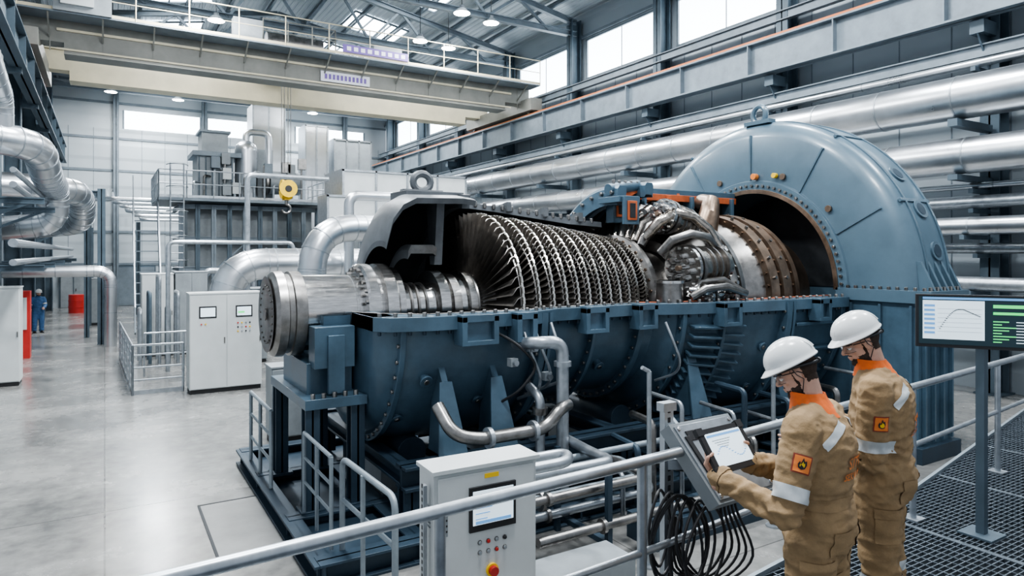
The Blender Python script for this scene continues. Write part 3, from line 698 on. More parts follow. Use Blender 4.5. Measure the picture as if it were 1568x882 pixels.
# ---------------------------------------------------------------- cabinets
def cabinet(name,x0,x1,y0,y1,h,doors,screen,z0=0.0,leg=.1,m=cabw):
    mb=MB();mb.box(x0+.02,x1-.02,y0+.03,y1,z0,z0+leg,black);mb.box(x0,x1,y0,y1,z0+leg,z0+h,m)
    mb.box(x0-.015,x1+.015,y0-.02,y1+.015,z0+h,z0+h+.035,m)
    w=(x1-x0)/doors
    for i in range(doors):
        a=x0+i*w;b=a+w
        mb.box(a+.015,b-.015,y0-.022,y0,z0+leg+.02,z0+h-.02,m)
        mb.box(b-.06,b-.035,y0-.045,y0-.02,z0+h*.5,z0+h*.5+.14,steel2)
        if screen:
            c=(a+b)/2;q=w*.25
            mb.box(c-q,c+q*.9,y0-.035,y0-.02,z0+h*.76,z0+h*.88,black)
            mb.box(c-q+.03,c+q*.9-.03,y0-.038,y0-.035,z0+h*.775,z0+h*.865,scrw)
            if i: mb.box(c-q+.05,c,y0-.041,y0-.038,z0+h*.80,z0+h*.82,scrg)
            for r in range(3 if i or doors==1 else 1):
                for s in range(4 if i or doors==1 else 2):
                    p=(c-q+.05+s*.09,y0-.022,z0+h*.7-r*.1);mb.cyl(p,(p[0],p[1]-.025,p[2]),.018,[red,yellow,cabg,black,cabg][(r*3+s)%5],n=10)
    return mb.build(name,bevel=.006)
cabinet('control_cabinet',1.68,3.28,17.2,17.9,2.32,2,2)
cabinet('electrical_cabinet',-3.0,-1.8,20.6,21.3,2.42,1,0,m=cabw)
cabinet('electrical_cabinet',1.0,1.9,24.2,25.2,2.6,1,0)
cabinet('electrical_cabinet',1.95,2.9,24.2,25.2,2.65,2,0,m=cabg)
cabinet('electrical_cabinet',3.0,4.2,21.2,22.2,2.2,2,0,m=cabg)
cabinet('junction_cabinet',2.45,3.25,12.0,12.5,1.3,1,0,m=cabg)
cabinet('electrical_cabinet',-.6,.2,36,36.6,2.1,1,0,m=cabg)
mb=MB()
C0=V((2.02,4.42,0));ax=(V((.9995,-.03,0)).normalized(),V((.03,.9995,0)).normalized(),V((0,0,1)))
def cb(a0,a1,b0,b1,z0,z1,m):
    mb.ob(C0+ax[0]*((a0+a1)/2)+ax[1]*((b0+b1)/2)+V((0,0,(z0+z1)/2)),(a1-a0,b1-b0,z1-z0),m,ax)
W,D,zt=.86,.27,1.70
cb(0,W,0,D,.1,zt,cabw);cb(.02,W-.02,.02,D-.02,0,.1,black);cb(-.02,W+.02,-.03,D+.02,zt,zt+.03,cabw)
cb(.03,W-.03,-.022,0,.13,zt-.03,cabw)
cb(.27,.66,-.04,-.02,1.24,1.57,black);cb(.295,.635,-.044,-.04,1.29,1.54,scrw)
for i in range(5): cb(.315,.315+.18-.02*i,-.047,-.044,1.49-.04*i,1.498-.04*i,scrb)
cb(.315,.615,-.047,-.044,1.295,1.32,scrb);cb(.40,.52,-.026,-.022,1.62,1.655,yellow)
for r in range(2):
    for s in range(4):
        p=C0+ax[0]*(.36+.07*s)+ax[1]*(-.02)+V((0,0,1.15-.075*r));mb.cyl(p,p-ax[1]*.018,.013,[cabg,black,red,yellow,cabg,cabg,black][(r*5+s*2)%7],n=12);mb.cyl(p,p-ax[1]*.006,.019,steel2,n=12)
p=C0+ax[0]*.46+ax[1]*(-.02)+V((0,0,.93));mb.cyl(p,p-ax[1]*.02,.05,yellow,n=20);mb.cyl(p,p-ax[1]*.055,.036,red,n=20)
for i in range(6): cb(-.006,0,.06,D-.06,1.3+i*.03,1.31+i*.03,cabg)
cb(.05,.10,-.03,-.02,1.25,1.5,cabg)
for i in range(5): cb(.055,.095,-.033,-.03,1.28+i*.04,1.295+i*.04,black)
cb(.04,.07,-.06,-.02,.85,1.05,steel2)
for i in range(30):
    q=.15+i*.05; cb(-.062,-.056,.06,.08,q,q+.03,black)
cb(-.06,-.03,.045,.095,0,1.62,galv)
mb.build('operator_control_cabinet',bevel=.006)
mb=MB();hm=mat('floor_hatch',(.20,.20,.195),.4,.1,.2,2);mb.box(1.03,1.78,7.7,9.6,.001,.008,hm)
for a in ((1.03,1.78,7.7,7.73),(1.03,1.78,9.57,9.6),(1.03,1.06,7.7,9.6),(1.75,1.78,7.7,9.6)): mb.box(*a,.008,.012,dark)
mb.build('floor_hatch_cover')
# ---------------------------------------------------------------- left / background plant
mb=MB();railing(mb,[(1.6,17.8,0),(.55,17.8,0),(.4,24.0,0)],1.15,galv,.028,1.1,(.3,.55,.8),True);railing(mb,[(2.8,20.4,0),(.9,20.4,0)],1.15,galv,.025,1.1)
mb.build('pit_guard_rail')
mb=MB();mb.pipe([(-3.1,18.4,5.9),(-1.35,19.2,5.85),(-1.3,21.5,5.3),(-1.3,23.2,5.3),(-1.3,25,5.3),(-1.3,25.2,4.2),(-3,25.4,4)],.36,alu,28,.8,bands=.7)
mb.pipe([(-1.9,14,7.3),(-2.0,18.8,6.8),(-2,18.9,6.0)],.25,alu,20,.6,bands=.7)
mb.build('insulated_pipe')
mb=MB();mb.pipe([(-3.1,26,5.4),(-.9,26.6,5.4),(-.7,28.5,5.2),(-.7,29.5,4.4),(-2.8,31,4.2)],.42,alu,28,1.0,bands=.8)
mb.build('insulated_pipe')
mb=MB();mb.pipe([(-2.9,27.6,2.66),(.18,27.6,2.66),(.18,27.6,0)],.2,alu,18,.5,bands=.9);mb.build('process_pipe')
mb=MB();
mb.ibeam((-.1,28.4,0),(-.1,28.4,5.6),.25,.25,colm);mb.ibeam((-3,28.4,5.4),(-.1,28.4,5.4),.2,.25,colm)
for z,r in ((3.1,.07),(3.5,.09),(4.7,.07),(5.0,.06)): mb.pipe([(-1.6,17,z),(-1.6,46,z)],r,galv,10)
for y in (19,23,28.4,34,40): mb.ibeam((-3,y,2.95),(-1.2,y,2.95),.12,.15,colm);mb.ibeam((-3,y,4.5),(-1.2,y,4.5),.12,.15,colm);mb.bar((-2.9,y,3.8),(-1.4,y,4.5),.07,.07,colm)
for y in (31,36,41): mb.ibeam((-.6,y,0),(-.6,y,4.6),.18,.18,colm);mb.ibeam((-3,y,4.5),(-.6,y,4.5),.15,.18,colm)
mb.build('pipe_rack')
mb=MB();mb.box(-2.5,-2.0,25.8,26.3,.0,2.1,red);mb.box(-2.42,-2.08,25.77,25.8,.9,1.9,cabw);mb.build('fire_hose_cabinet')
mb=MB();mb.cyl((-1.3,44,0),(-1.3,44,1.0),.4,red,n=20);mb.cyl((-1.3,44,.3),(-1.3,44,.35),.42,red,n=20);mb.cyl((-1.3,44,.65),(-1.3,44,.7),.42,red,n=20);mb.build('red_drum')
mb=MB();mb.box(-.7,.5,44,45.2,0,.15,yellow);mb.box(-.6,.4,44.1,45.1,.15,1.1,mat('cardboard',(.45,.3,.17),.8,0,.1));mb.build('pallet_crate')
mb=MB();mb.pipe([(9.5,17.0,3.95),(4.25,16.05,3.9),(4.08,16.0,1.0),(4.08,16.0,0)],.33,alu,32,1.0,bands=.6)
mb.cyl((4.08,16.0,2.3),(4.08,16.0,2.38),.42,galv,n=24);mb.build('insulated_pipe')
mb=MB();mb.pipe([(8.0,19.4,3.0),(2.75,19.0,3.0),(2.65,19.0,.9),(2.65,19.0,0)],.42,alu,32,1.0,bands=.6);mb.build('insulated_pipe')
mb=MB();mb.pipe([(1.5,20.9,0),(1.5,20.9,3.6),(4.9,20.9,3.6),(4.9,20.9,0)],.06,galv,10,.2);mb.pipe([(3.6,21,0),(3.6,21,5.6),(6,21,5.6)],.08,galv,10,.2)
mb.pipe([(5.8,18.3,0),(5.8,18.3,4.9),(9,18.3,4.9)],.14,alu,14,.3)
for i in range(5): mb.pipe([(.9+.25*i,22.6,0),(.9+.25*i,22.6,1.6+.5*(i%3)),(.9+.25*i,23.6,1.6+.5*(i%3)),(.9+.25*i,23.6,0)],.05,[galv,colm][i%2],10,.15)
mb.build('service_pipe')
mb=MB();x0,x1,y0,y1=2.8,8.6,32,36
mb.box(x0+.3,x1-.1,y0+.6,y1,0,5.3,cabg)
n=9
for i in range(n+1):
    x=x0+(x1-x0)*i/n;mb.ibeam((x,y0,0),(x,y0,5.4),.18,.2,colm if i%2 else colL,.03)
for z in (1.3,2.6,3.9,5.3): mb.ibeam((x0,y0,z),(x1,y0,z),.14,.2,colL,.03);mb.ibeam((x0,y0,z),(x0,y1,z),.14,.2,colL,.03)
for i in range(4): mb.bar((x0+i*1.4,y0+.05,1.3+(i%2)*1.3),(x0+1.4+i*1.4,y0+.05,2.6+(i%2)*1.3),.06,.06,colL)
mb.box(x0-.9,x1+.6,y0-.8,y1,5.5,5.62,colL);railing(mb,[(x0-.9,y1,5.62),(x0-.9,y0-.8,5.62),(x1+.6,y0-.8,5.62),(x1+.6,y1,5.62)],1.15,galv,.03,1.0,(.5,),True)
mb.box(3.5,5.0,32.6,34.5,5.62,7.6,cabg);mb.box(3.3,5.3,32.4,34.7,7.6,7.8,colL);mb.box(3.7,4.8,32.8,34.2,7.8,8.7,cabg);mb.box(3.6,4.9,32.7,34.3,8.7,8.8,colL)
for i in range(6): mb.box(3.55+i*.27,3.6+i*.27,32.54,32.6,5.7,7.55,colm)
mb.cyl((5.6,33,5.62),(5.6,33,8.0),.5,alu,n=24);mb.sph((5.6,33,8.0),.5,alu);mb.cyl((6.6,33,6.6),(8,33,6.6),.55,cabg,n=24);mb.cyl((6.4,33,6.6),(6.5,33,6.6),.65,steel2,n=24)
mb.box(6.0,6.9,33.5,34.5,5.62,8.2,cabg);mb.pipe([(5.6,33,8.3),(5.6,33,8.9),(6.6,33,8.9),(6.6,33,7)],.16,alu,14,.3)
for i in range(12):
    x=3.3+i*.42;mb.pipe([(x,32.2,5.7),(x,32.2,6.4+.3*(i%4)),(x+.3,32.6,6.4+.3*(i%4))],.05,[galv,steel2][i%2],8,.15)
for i in range(10):
    random.seed(i);x=3.4+random.random()*4.6;z=5.7+random.random()*1.6;mb.box(x,x+.35,32.15,32.5,z,z+.5,[cabg,colL,steel2,cabw][i%4])
for i in range(12): mb.box(1.0,1.9,29.6+i*.2,29.8+i*.2,.4+.42*i,.44+.42*i,colL)
for x in (1.0,1.9): mb.bar((x,29.5,.2),(x,32,5.5),.05,.25,colL);mb.bar((x,29.5,1.2),(x,32,6.5),.05,.05,galv)
mb.build('process_platform_structure')
mb=MB()
for x in (2.3,2.8): mb.cyl((x,30.8,0),(x,30.8,7),.03,galv,n=8)
for i in range(22): mb.cyl((2.3,30.8,.3+.3*i),(2.8,30.8,.3+.3*i),.018,galv,n=6)
for z in (3,4,5,6,6.9): mb.sweep([(2.55+.4*math.cos(a),30.75-.5*math.sin(a)*1.2,z) for a in [math.pi*i/8 for i in range(9)]],.02,galv,6)
mb.build('access_ladder')
def duct(name,x0,x1,y0,y1,z0,z1,m=alu,sp=1.0,legs=True):
    mb=MB();mb.box(x0,x1,y0,y1,z0,z1,m)
    x=x0
    while x<=x1+.01: mb.box(x-.04,x+.04,y0-.05,y1+.05,z0-.03,z1+.05,galv);x+=sp
    for z in (z0,z1,(z0+z1)/2): mb.box(x0-.04,x1+.04,y0-.05,y0,z-.04,z+.04,galv)
    if legs:
        for x in (x0+.1,x1-.1):
            for y in(y0+.1,y1-.1): mb.box(x-.08,x+.08,y-.08,y+.08,0,z0,colm)
    return mb.build(name)
duct('filter_housing',8.0,13.4,26,28.4,4.4,6.55,cabw,1.35)
duct('filter_housing',7.0,7.9,24.6,25.8,3.2,5.4,cabw,.9)
duct('air_duct',6.6,8.2,36.9,38.3,2,11.0,alu,.8)
duct('air_duct',9.3,10.5,36.9,38.3,2,10.2,alu,.6);duct('air_duct',10.9,13,37,39,2,9.6,cabg,.7)
mb=MB();mb.box(8.6,13.6,22.5,25,0,3.6,cabg)
for i in range(8): mb.box(8.6+i*.7,8.7+i*.7,22.44,22.5,0,3.6,colm)
mb.box(8.4,13.8,22.3,25.1,3.6,3.72,colL);railing(mb,[(8.4,22.4,3.72),(13.8,22.4,3.72)],1.1,galv,.025,1.1)
for i in range(5): mb.cyl((9+i*1.0,23.5,3.7),(9+i*1.0,23.5,4.5+.2*(i%2)),.25,[alu,cabg][i%2],n=16)
mb.build('equipment_enclosure')
for x,y,s in ((5.2,23.2,1),(6.6,20.3,1),(2.4,26.8,1.1),(4.4,28,1)):
    mb=MB();mb.box(x-.5*s,x+.9*s,y-.35*s,y+.35*s,0,.25,cabg);mb.cyl((x-.3*s,y,.7*s),(x+.5*s,y,.7*s),.33*s,blued,n=20);mb.cyl((x+.5*s,y,.7*s),(x+.75*s,y,.7*s),.42*s,cabg,n=20)
    mb.box(x-.2*s,x+.4*s,y-.2*s,y+.2*s,.25,.5*s,cabg);mb.pipe([(x+.65*s,y,1*s),(x+.65*s,y,2.4*s),(x+2*s,y,2.4*s)],.1*s,galv,12,.25)
    mb.cyl((x+.65*s,y,1.5*s),(x+.65*s,y,1.6*s),.18*s,steel2,n=14);mb.build('pump_set')
mb=MB();x,y,h=10.2,14.2,2.3
mb.cyl((x,y,.2),(x,y,h),.7,alu,n=28);mb.sph((x,y,h),.7,alu,(1,1,.4),28);
for k2 in range(4):
    a=k2*math.pi/2+.6;mb.cyl((x+.6*math.cos(a),y+.6*math.sin(a),0),(x+.6*math.cos(a),y+.6*math.sin(a),.5),.05,colm,n=8)
mb.build('storage_tank')
mb=MB()
for i in range(6): z=5.0+.22*i;mb.pipe([(1.6-.3*i,47,z+1),(1.6-.3*i,39.5+i*.2,z),(6.2,39.5+i*.2,z),(14.5,40+i*.2,z)],.06+.02*(i%3),[galv,alu][i%2],8,.4)
for x in (1.5,5,8): mb.ibeam((x,40.2,0),(x,40.2,4.9),.2,.2,colm)
mb.build('overhead_pipe_run')
# ---------------------------------------------------------------- viewing platform
PZ=1.12
grat=mat('grating_steel',(.14,.165,.19),.4,.7,.2,8)
edge=[(-2.5,2.72),(2.55,2.86),(6.06,3.3),(11.8,4.45)]
def ey(x):
    for a,b in zip(edge[:-1],edge[1:]):
        if x<=b[0]: return a[1]+(b[1]-a[1])*(x-a[0])/(b[0]-a[0])
    return edge[-1][1]
mb=MB()
x=-2.5
while x<11.7:
    mb.box(x-.004,x+.004,-2,ey(x),PZ-.02,PZ,grat);x+=.10
y=-2
while y<4.45:
    xs=-2.5
    if y>2.72:
        for a,b in zip(edge[:-1],edge[1:]):
            if a[1]<=y<=b[1]: xs=a[0]+(b[0]-a[0])*(y-a[1])/(b[1]-a[1])
    mb.box(xs,11.8,y-.004,y+.004,PZ-.035,PZ-.001,grat);y+=.04
for a,b in zip(edge[:-1],edge[1:]):
    mb.bar((a[0],a[1],PZ-.05),(b[0],b[1],PZ-.05),.03,.16,railm)
    mb.ibeam((a[0],a[1]-.12,PZ-.2),(b[0],b[1]-.12,PZ-.2),.12,.24,colm,.02)
mb.ibeam((-2.5,-1,PZ-.2),(11.8,-1,PZ-.2),.12,.24,colm,.02)
for x in (-2,1,4,7,10): mb.ibeam((x,-2,PZ-.17),(x,ey(x)-.1,PZ-.17),.1,.2,colm,.02);mb.cyl((x,ey(x)-.15,0),(x,ey(x)-.15,PZ-.2),.06,colm);mb.cyl((x,-1,0),(x,-1,PZ-.2),.06,colm)
for x in (5.5,7,8.5): mb.bar((x,-2,PZ-.02),(x,ey(x),PZ-.02),.05,.045,grat)
mb.build('platform_grating')
mb=MB()
R=[(-2.2,2.42),(.208,2.547),(2.552,2.68),(8.37,3.296),(11,3.58)]
for z,r in ((2.2,.029),(1.72,.02)): mb.sweep([V((x,y,z)) for x,y in R],r,galv,14)
def ry(x):
    for a,b in zip(R[:-1],R[1:]):
        if x<=b[0]: return a[1]+(b[1]-a[1])*(x-a[0])/(b[0]-a[0])
    return R[-1][1]
for x in (-1.6,1.22,2.42,4.1,5.67,7.6,9.5): mb.cyl((x,ry(x),PZ),(x,ry(x),2.2),.026,galv,n=14);mb.box(x-.07,x+.07,ry(x)-.07,ry(x)+.07,PZ,PZ+.012,galv)
mb.build('platform_guard_rail')
mb=MB();sx,sy=2.74,2.82
mb.box(sx-.035,sx+.035,sy-.02,sy+.02,PZ,2.42,galv);mb.box(sx-.1,sx+.1,sy-.1,sy+.03,PZ,PZ+.015,galv)
z=PZ+.06
while z<2.4: mb.box(sx-.01,sx+.01,sy-.023,sy-.019,z,z+.03,black);z+=.055
mb.box(sx-.05,sx+.05,sy-.03,sy+.03,2.40,2.45,galv)
TL=V((2.70,2.76,2.34));e1=V((1,.03,0)).normalized();e2=V((.08,-.30,-.38)).normalized();n=e1.cross(e2)*1.0
if n.z<0:n=-n
cc=TL+e1*.25+e2*.24
mb.ob(cc-n*.05,(.50,.48,.09),cabg,(e1,e2,n));mb.ob(cc,(.46,.44,.012),galv,(e1,e2,n))
mb.ob(cc-e1*.12-e2*.15+n*.008,(.12,.06,.01),black,(e1,e2,n));mb.ob(cc-e1*.19+n*.01,(.03,.3,.012),black,(e1,e2,n))
for i in(-1,1):
    for j in(-1,1): p=cc+e1*.21*i+e2*.2*j;mb.cyl(p,p+n*.015,.012,steel,n=8)
mb.bar((sx,sy,2.1),cc-n*.08,.06,.06,galv)
mb.build('console_stand',bevel=.003)
mb=MB()
for k2 in range(8):
    cx=sx-.06+.03*k2;cyy=sy-.07-.02*k2;w=.09+.02*(k2%4);h=.20+.025*(k2%5);zc=1.98-h-.01*k2
    pts=[]
    for i in range(26):
        a=2*math.pi*i/26+math.pi/2;pts.append((cx-.06+w*math.cos(a)*(1+.2*math.cos(a*2)),cyy+.03*math.cos(a+k2),zc+h*math.sin(a)*1.05))
    mb.sweep(pts,.0085,black,8,True)
for k2 in range(5):
    x=cc.x-.05+.03*k2;pts=[(x,cc.y-.02,cc.z-.13),(x+.02,cc.y,cc.z-.3),(x+.05+.03*k2,cc.y+.0,cc.z-.5-.03*k2),(x-.05,cc.y+.05,cc.z-.66-.02*k2),(x-.25,cc.y+.1,cc.z-.6),(sx,sy-.06,cc.z-.3)]
    out=[]
    P=[V(p) for p in pts];P=[P[0]]+P+[P[-1]]
    for i in range(1,len(P)-2):
        for j in range(6):
            t=j/6;a,b,c,d_=P[i-1],P[i],P[i+1],P[i+2]
            out.append(.5*((2*b)+(c-a)*t+(2*a-5*b+4*c-d_)*t*t+(3*b-a-3*c+d_)*t**3))
    mb.sweep(out,.008,black,8)
mb.build('cable_bundle')
TC=V((2.68,2.327,2.32));te1=V((.97,-.05,.05)).normalized();te2=V((.12,-.6,-.79));te2=(te2-te1*te2.dot(te1)).normalized();tn=te1.cross(te2)
if tn.z<0: tn=-tn
mb=MB();mb.ob(TC,(.29,.225,.022),black,(te1,te2,tn));mb.ob(TC+tn*.012,(.235,.17,.003),scrw,(te1,te2,tn))
for i,j in ((-1,-1),(-1,1),(1,-1),(1,1)): mb.ob(TC+te1*.135*i+te2*.102*j,(.04,.04,.03),black,(te1,te2,tn))
mb.ob(TC+tn*.0145-te2*.07,(.225,.012,.001),scrb,(te1,te2,tn))
for i in range(16): mb.ob(TC+tn*.0145+te1*(-.09+.012*i)+te2*(.02-.03*math.sin(i*.4)),(.012,.004,.001),scrb,(te1,te2,tn))
for i in range(4): mb.ob(TC+tn*.0145+te1*(-.03)+te2*(-.045+.012*i),(.12-.02*i,.003,.001),cabg,(te1,te2,tn))
mb.build('rugged_tablet',bevel=.003)
mb=MB();A=V((5.47,2.88,2.57));B=V((5.98,2.14,2.57));me1=(B-A).normalized();mn=V((-me1.y,me1.x,0));mn=mn if mn.dot(V((-5.6,-2.5,0)))>0 else -mn
upv=V((0,0,1));c=(A+B)/2+upv*.2;Wm=(B-A).length
mb.ob(c-mn*.02,(Wm,.05,.41),black,(me1,mn,upv));
def mq(a0,a1,b0,b1,m,o=.006): mb.ob(A+me1*((a0+a1)/2)*Wm+upv*(b0+b1)/2+mn*(.005+o/2),((a1-a0)*Wm,o,b1-b0),m,(me1,mn,upv))
mq(.02,.98,.02,.39,scrd,.003);mq(.05,.50,.06,.36,scrw,.005);mq(.05,.98,.368,.385,scrb,.006)
for i in range(30):
    t=i/29;yv=.14+.15*min(1,math.sin(min(1.57,t*3.2)))-.05*max(0,t-.6)/.4;mq(.17+.29*t,.183+.29*t,yv,yv+.005,black,.007)
for i in range(7): mq(.06,.14,.10+.035*i,.118+.035*i,scrb,.007)
for i in range(6): mq(.16,.48,.12+.035*i,.1215+.035*i,cabg,.006)
mq(.56,.92,.31,.335,scrg,.005);mq(.56,.8,.26,.28,scrg,.005)
for i in range(8): mq(.56,.62+.05*(i%3),.05+.022*i,.058+.022*i,scrg,.005);mq(.72,.9,.05+.022*i,.056+.022*i,scrw,.005)
pc=(A+B)/2-mn*.09
mb.box(pc.x-.03,pc.x+.03,pc.y-.03,pc.y+.03,PZ,2.85,colm);mb.box(pc.x-.12,pc.x+.12,pc.y-.12,pc.y+.12,PZ,PZ+.015,colm);mb.ob(c-mn*.06,(.2,.06,.15),black,(me1,mn,upv))
mb.build('status_monitor')
# ---------------------------------------------------------------- people
def remesh(mbx,name,vox,smooth,parent,mats,disp=None):
    ob=mbx.build(name+'_tmp')
    r=ob.modifiers.new('r','REMESH');r.mode='VOXEL';r.voxel_size=vox
    s=ob.modifiers.new('s','SMOOTH');s.factor=.5;s.iterations=smooth
    dg=bpy.context.evaluated_depsgraph_get();dg.update()
    me=bpy.data.meshes.new_from_object(ob.evaluated_get(dg))
    bpy.data.objects.remove(ob)
    me.materials.clear()
    for m in mats: me.materials.append(m)
    if disp:
        ns=[v.normal.copy() for v in me.vertices]
        for v,nn in zip(me.vertices,ns): v.co+=nn*disp(v.co)
    me.polygons.foreach_set('material_index',[0]*len(me.polygons))
    me.polygons.foreach_set('use_smooth',[True]*len(me.polygons))
    o2=bpy.data.objects.new(name,me);scene.collection.objects.link(o2)
    if parent:o2.parent=parent
    return o2
def caps(mbx,p0,p1,r0,r1,m,n=14):
    mbx.cyl(p0,p1,r0,m,r1=r1,n=n);mbx.sph(p0,r0,m,n=n);mbx.sph(p1,r1,m,n=n)
def hand(parent,Wp,D,N,T,curl,name,thumb=None,fore=None):
    mbx=MB();D=D.normalized();N=(N-D*N.dot(D)).normalized();T=(T-D*T.dot(D)-N*T.dot(N)).normalized()
    ks=[.031,.0105,-.010,-.029];ln=[.072,.08,.075,.058]
    for kx,l in zip(ks,ln):
        b=Wp+T*kx*.5;kn=Wp+D*(.088-abs(kx-.01)*.25)+T*kx
        caps(mbx,b,kn,.015,.0115,skin,10)
        p=kn;ang=curl[0]
        for j,(f,r) in enumerate(((.45,.0092),(.31,.0084),(.24,.0074))):
            q=p+(D*math.cos(ang)+N*math.sin(ang)+T*kx*.8).normalized()*l*f
            caps(mbx,p,q,r+.0006,r,skin,10);p=q;ang+=curl[1]
    tb=thumb or [(.02,.018,.004),(.045,.045,.012),(.07,.052,.03),(.09,.045,.042)]
    P=[Wp+D*a+T*b+N*c for a,b,c in tb]
    for j,r in zip(range(3),((.014,.0115),(.0115,.010),(.010,.0085))): caps(mbx,P[j],P[j+1],r[0],r[1],skin,10)
    caps(mbx,Wp-D*.05,Wp+D*.02,.024,.024,skin,12)
    return remesh(mbx,name,.0032,3,parent,[skin])
def decal_fn(bvh,mb_,C,nrm,U,Vv,pts,faces,m,off):
    vs=[]
    for a,b in pts:
        o=C+U*a+Vv*b+nrm*.25
        h=bvh.ray_cast(o,-nrm,.6)
        vs.append((h[0]+nrm*off) if h[0] else C+U*a+Vv*b)
    mb_.add(vs,faces,m)
def grid(w,h,n=8):
    pts=[(-w/2+w*i/n,-h/2+h*j/n) for j in range(n+1) for i in range(n+1)]
    return pts,[(j*(n+1)+i,j*(n+1)+i+1,(j+1)*(n+1)+i+1,(j+1)*(n+1)+i) for j in range(n) for i in range(n)]
def person(name,origin,f,S,lean,armL,armR,headpitch,headyaw,cm,detail=True,hands=None,beard=True,hipf=0.0):
    root=empty(name);f=V((f[0],f[1],0)).normalized();r=V((f.y,-f.x,0));up=V((0,0,1));O=V(origin)
    def P(x,y,z): return O+r*(x*S)+f*(y*S)+up*(z*S)
    body=MB()
    rings=[(.76,.15,.11,0),(.84,.198,.15,-.01),(.92,.21,.162,-.018),(1.0,.198,.15,-.01),(1.05,.188,.14,.0),(1.12,.198,.15,0),(1.22,.212,.158,-.005),(1.31,.222,.16,-.018),(1.38,.212,.148,-.02),(1.44,.18,.12,-.012),(1.49,.115,.085,.0),(1.52,.07,.065,.01)]
    vs=[];n=28
    for z,rx,ry_,yo in rings:
        yl=yo+lean*max(0,(z-.95)/.55)+hipf*max(0,1-abs(z-.85)/.4)
        for i in range(n):
            a=2*math.pi*i/n;vs.append(P(rx*math.cos(a),yl+ry_*math.sin(a),z))
    fs=[]
    for k in range(len(rings)-1):
        for i in range(n): fs.append((k*n+i,k*n+(i+1)%n,(k+1)*n+(i+1)%n,(k+1)*n+i))
    fs+=[tuple(range(n))[::-1],tuple(range((len(rings)-1)*n,len(rings)*n))]
    body.add(vs,fs,cm)
    for s in(-1,1):
        caps(body,P(s*.098,hipf,.86),P(s*.12,.02,.5),.122*S,.096*S,cm);caps(body,P(s*.12,.02,.5),P(s*.125,-.01,.14),.096*S,.085*S,cm)
        caps(body,P(s*.125,0,.12),P(s*.125,-.01,.10),.082*S,.08*S,cm)
    arms=[]
    for s,(E,Wr) in((-1,armL),(1,armR)):
        Sh=P(s*.19,lean*.85-.005,1.40);E=V(E);Wr=V(Wr)
        caps(body,P(s*.1,lean*.85-.01,1.41),Sh,.09*S,.087*S,cm)
        caps(body,Sh,Sh.lerp(E,.5),.086*S,.082*S,cm);caps(body,Sh.lerp(E,.5),E,.08*S,.068*S,cm);caps(body,E,Wr,.068*S,.052*S,cm)
        arms.append((Sh,E,Wr))
    def ridge(x): return 1-abs(x)*2
    def dsp(c):
        q=V((c.x*7,c.y*7,c.z*15));w=ridge(noise.noise(q))*.010-.006
        w+=ridge(noise.noise(V((c.x*16+5,c.y*16,c.z*30))))*.005
        for Sh,E,Wr in arms:
            dd=(c-E).length
            if dd<.19: w+=math.sin((c-E).dot((Sh-Wr).normalized())*125+noise.noise(c*12)*4)*.006*(1-dd/.19)
            L=(Wr-E);t=(c-E).dot(L)/L.length_squared
            if .1<t<1 and (c-(E+L*t)).length<.1: w+=math.sin(t*26+noise.noise(c*14)*5)*.0035
        zz=(c.z-O.z)/S
        if abs(zz-1.06)<.14: w+=math.sin(zz*95+noise.noise(c*8)*6)*.006*(1-abs(zz-1.06)/.14)
        if zz<.55: w+=math.sin(zz*60+noise.noise(c*9)*5)*.005
        return w
    bo=remesh(body,'coverall_body',.0085 if detail else .02,6,root,[cm],dsp)
    bvh=BVHTree.FromPolygons([v.co.copy() for v in bo.data.vertices],[list(p.vertices) for p in bo.data.polygons])
    ex=MB()
    def band(p0,p1,a,b,m,off=.003,R=.2,n=40,k=4):
        p0=V(p0);p1=V(p1);d=(p1-p0).normalized();u,w=frame(d);vs=[]
        for j in range(k+1):
            c=p0.lerp(p1,a+(b-a)*j/k);last=.06
            for i in range(n):
                an=2*math.pi*i/n;rd=u*math.cos(an)+w*math.sin(an)
                h=bvh.ray_cast(c,rd,R)
                if h[0]: last=(h[0]-c).length
                vs.append(c+rd*(last+off))
        ex.add(vs,[(j*n+i,j*n+(i+1)%n,(j+1)*n+(i+1)%n,(j+1)*n+i) for j in range(k) for i in range(n)],m)
    for s in(-1,1):
        ex.sph(P(s*.125,.05,.050),.05*S,black,(1,2.6,.9),ax=(r,f,up));ex.sph(P(s*.125,-.03,.065),.055*S,black,(1,1.2,1.1),ax=(r,f,up));ex.ob(P(s*.125,.045,.014),(.1*S,.27*S,.024),black,(r,f,up))
    for Sh,E,Wr in arms:
        band(Sh,E,.66,.83,silver,.004,.12);band(E,Wr,.88,1.0,cm,.005)
    if detail:
        for s in(-1,1):
            band(P(s*.12,.02,.5),P(s*.125,-.01,.14),.2,.35,silver,.004,.13)
        band(P(0,0,1.03),P(0,0,1.08),0,1,cm,.003,.3,64)
        for s in(-1,1):
            C=P(s*.12,-.1+lean,1.36);pts,fc=grid(.16*S,.042*S,12);nn=(-f*.8+up*.55).normalized();U=(r-nn*r.dot(nn)).normalized();Vv=nn.cross(U)
            U2=(U*.92-Vv*.38*s).normalized() if Vv.z>0 else (U*.92+Vv*.38*s).normalized();V2=nn.cross(U2)
            decal_fn(bvh,ex,C,nn,U2,V2,pts,fc,silver,.005)
        Sh,E,Wr=arms[0];dd=(E-Sh).normalized();C=Sh.lerp(E,.40);nn=(-r*.75-f*.5);nn=(nn-dd*nn.dot(dd)).normalized();U=nn.cross(dd).normalized()
        for w_,m_,o_ in((.082,mat('badge_border',(.25,.05,.03),.7,0,.05),.004),(.070,orprint,.0055)):
            pts,fc=grid(w_,w_,6);decal_fn(bvh,ex,C,nn,U,-dd,pts,fc,m_,o_)
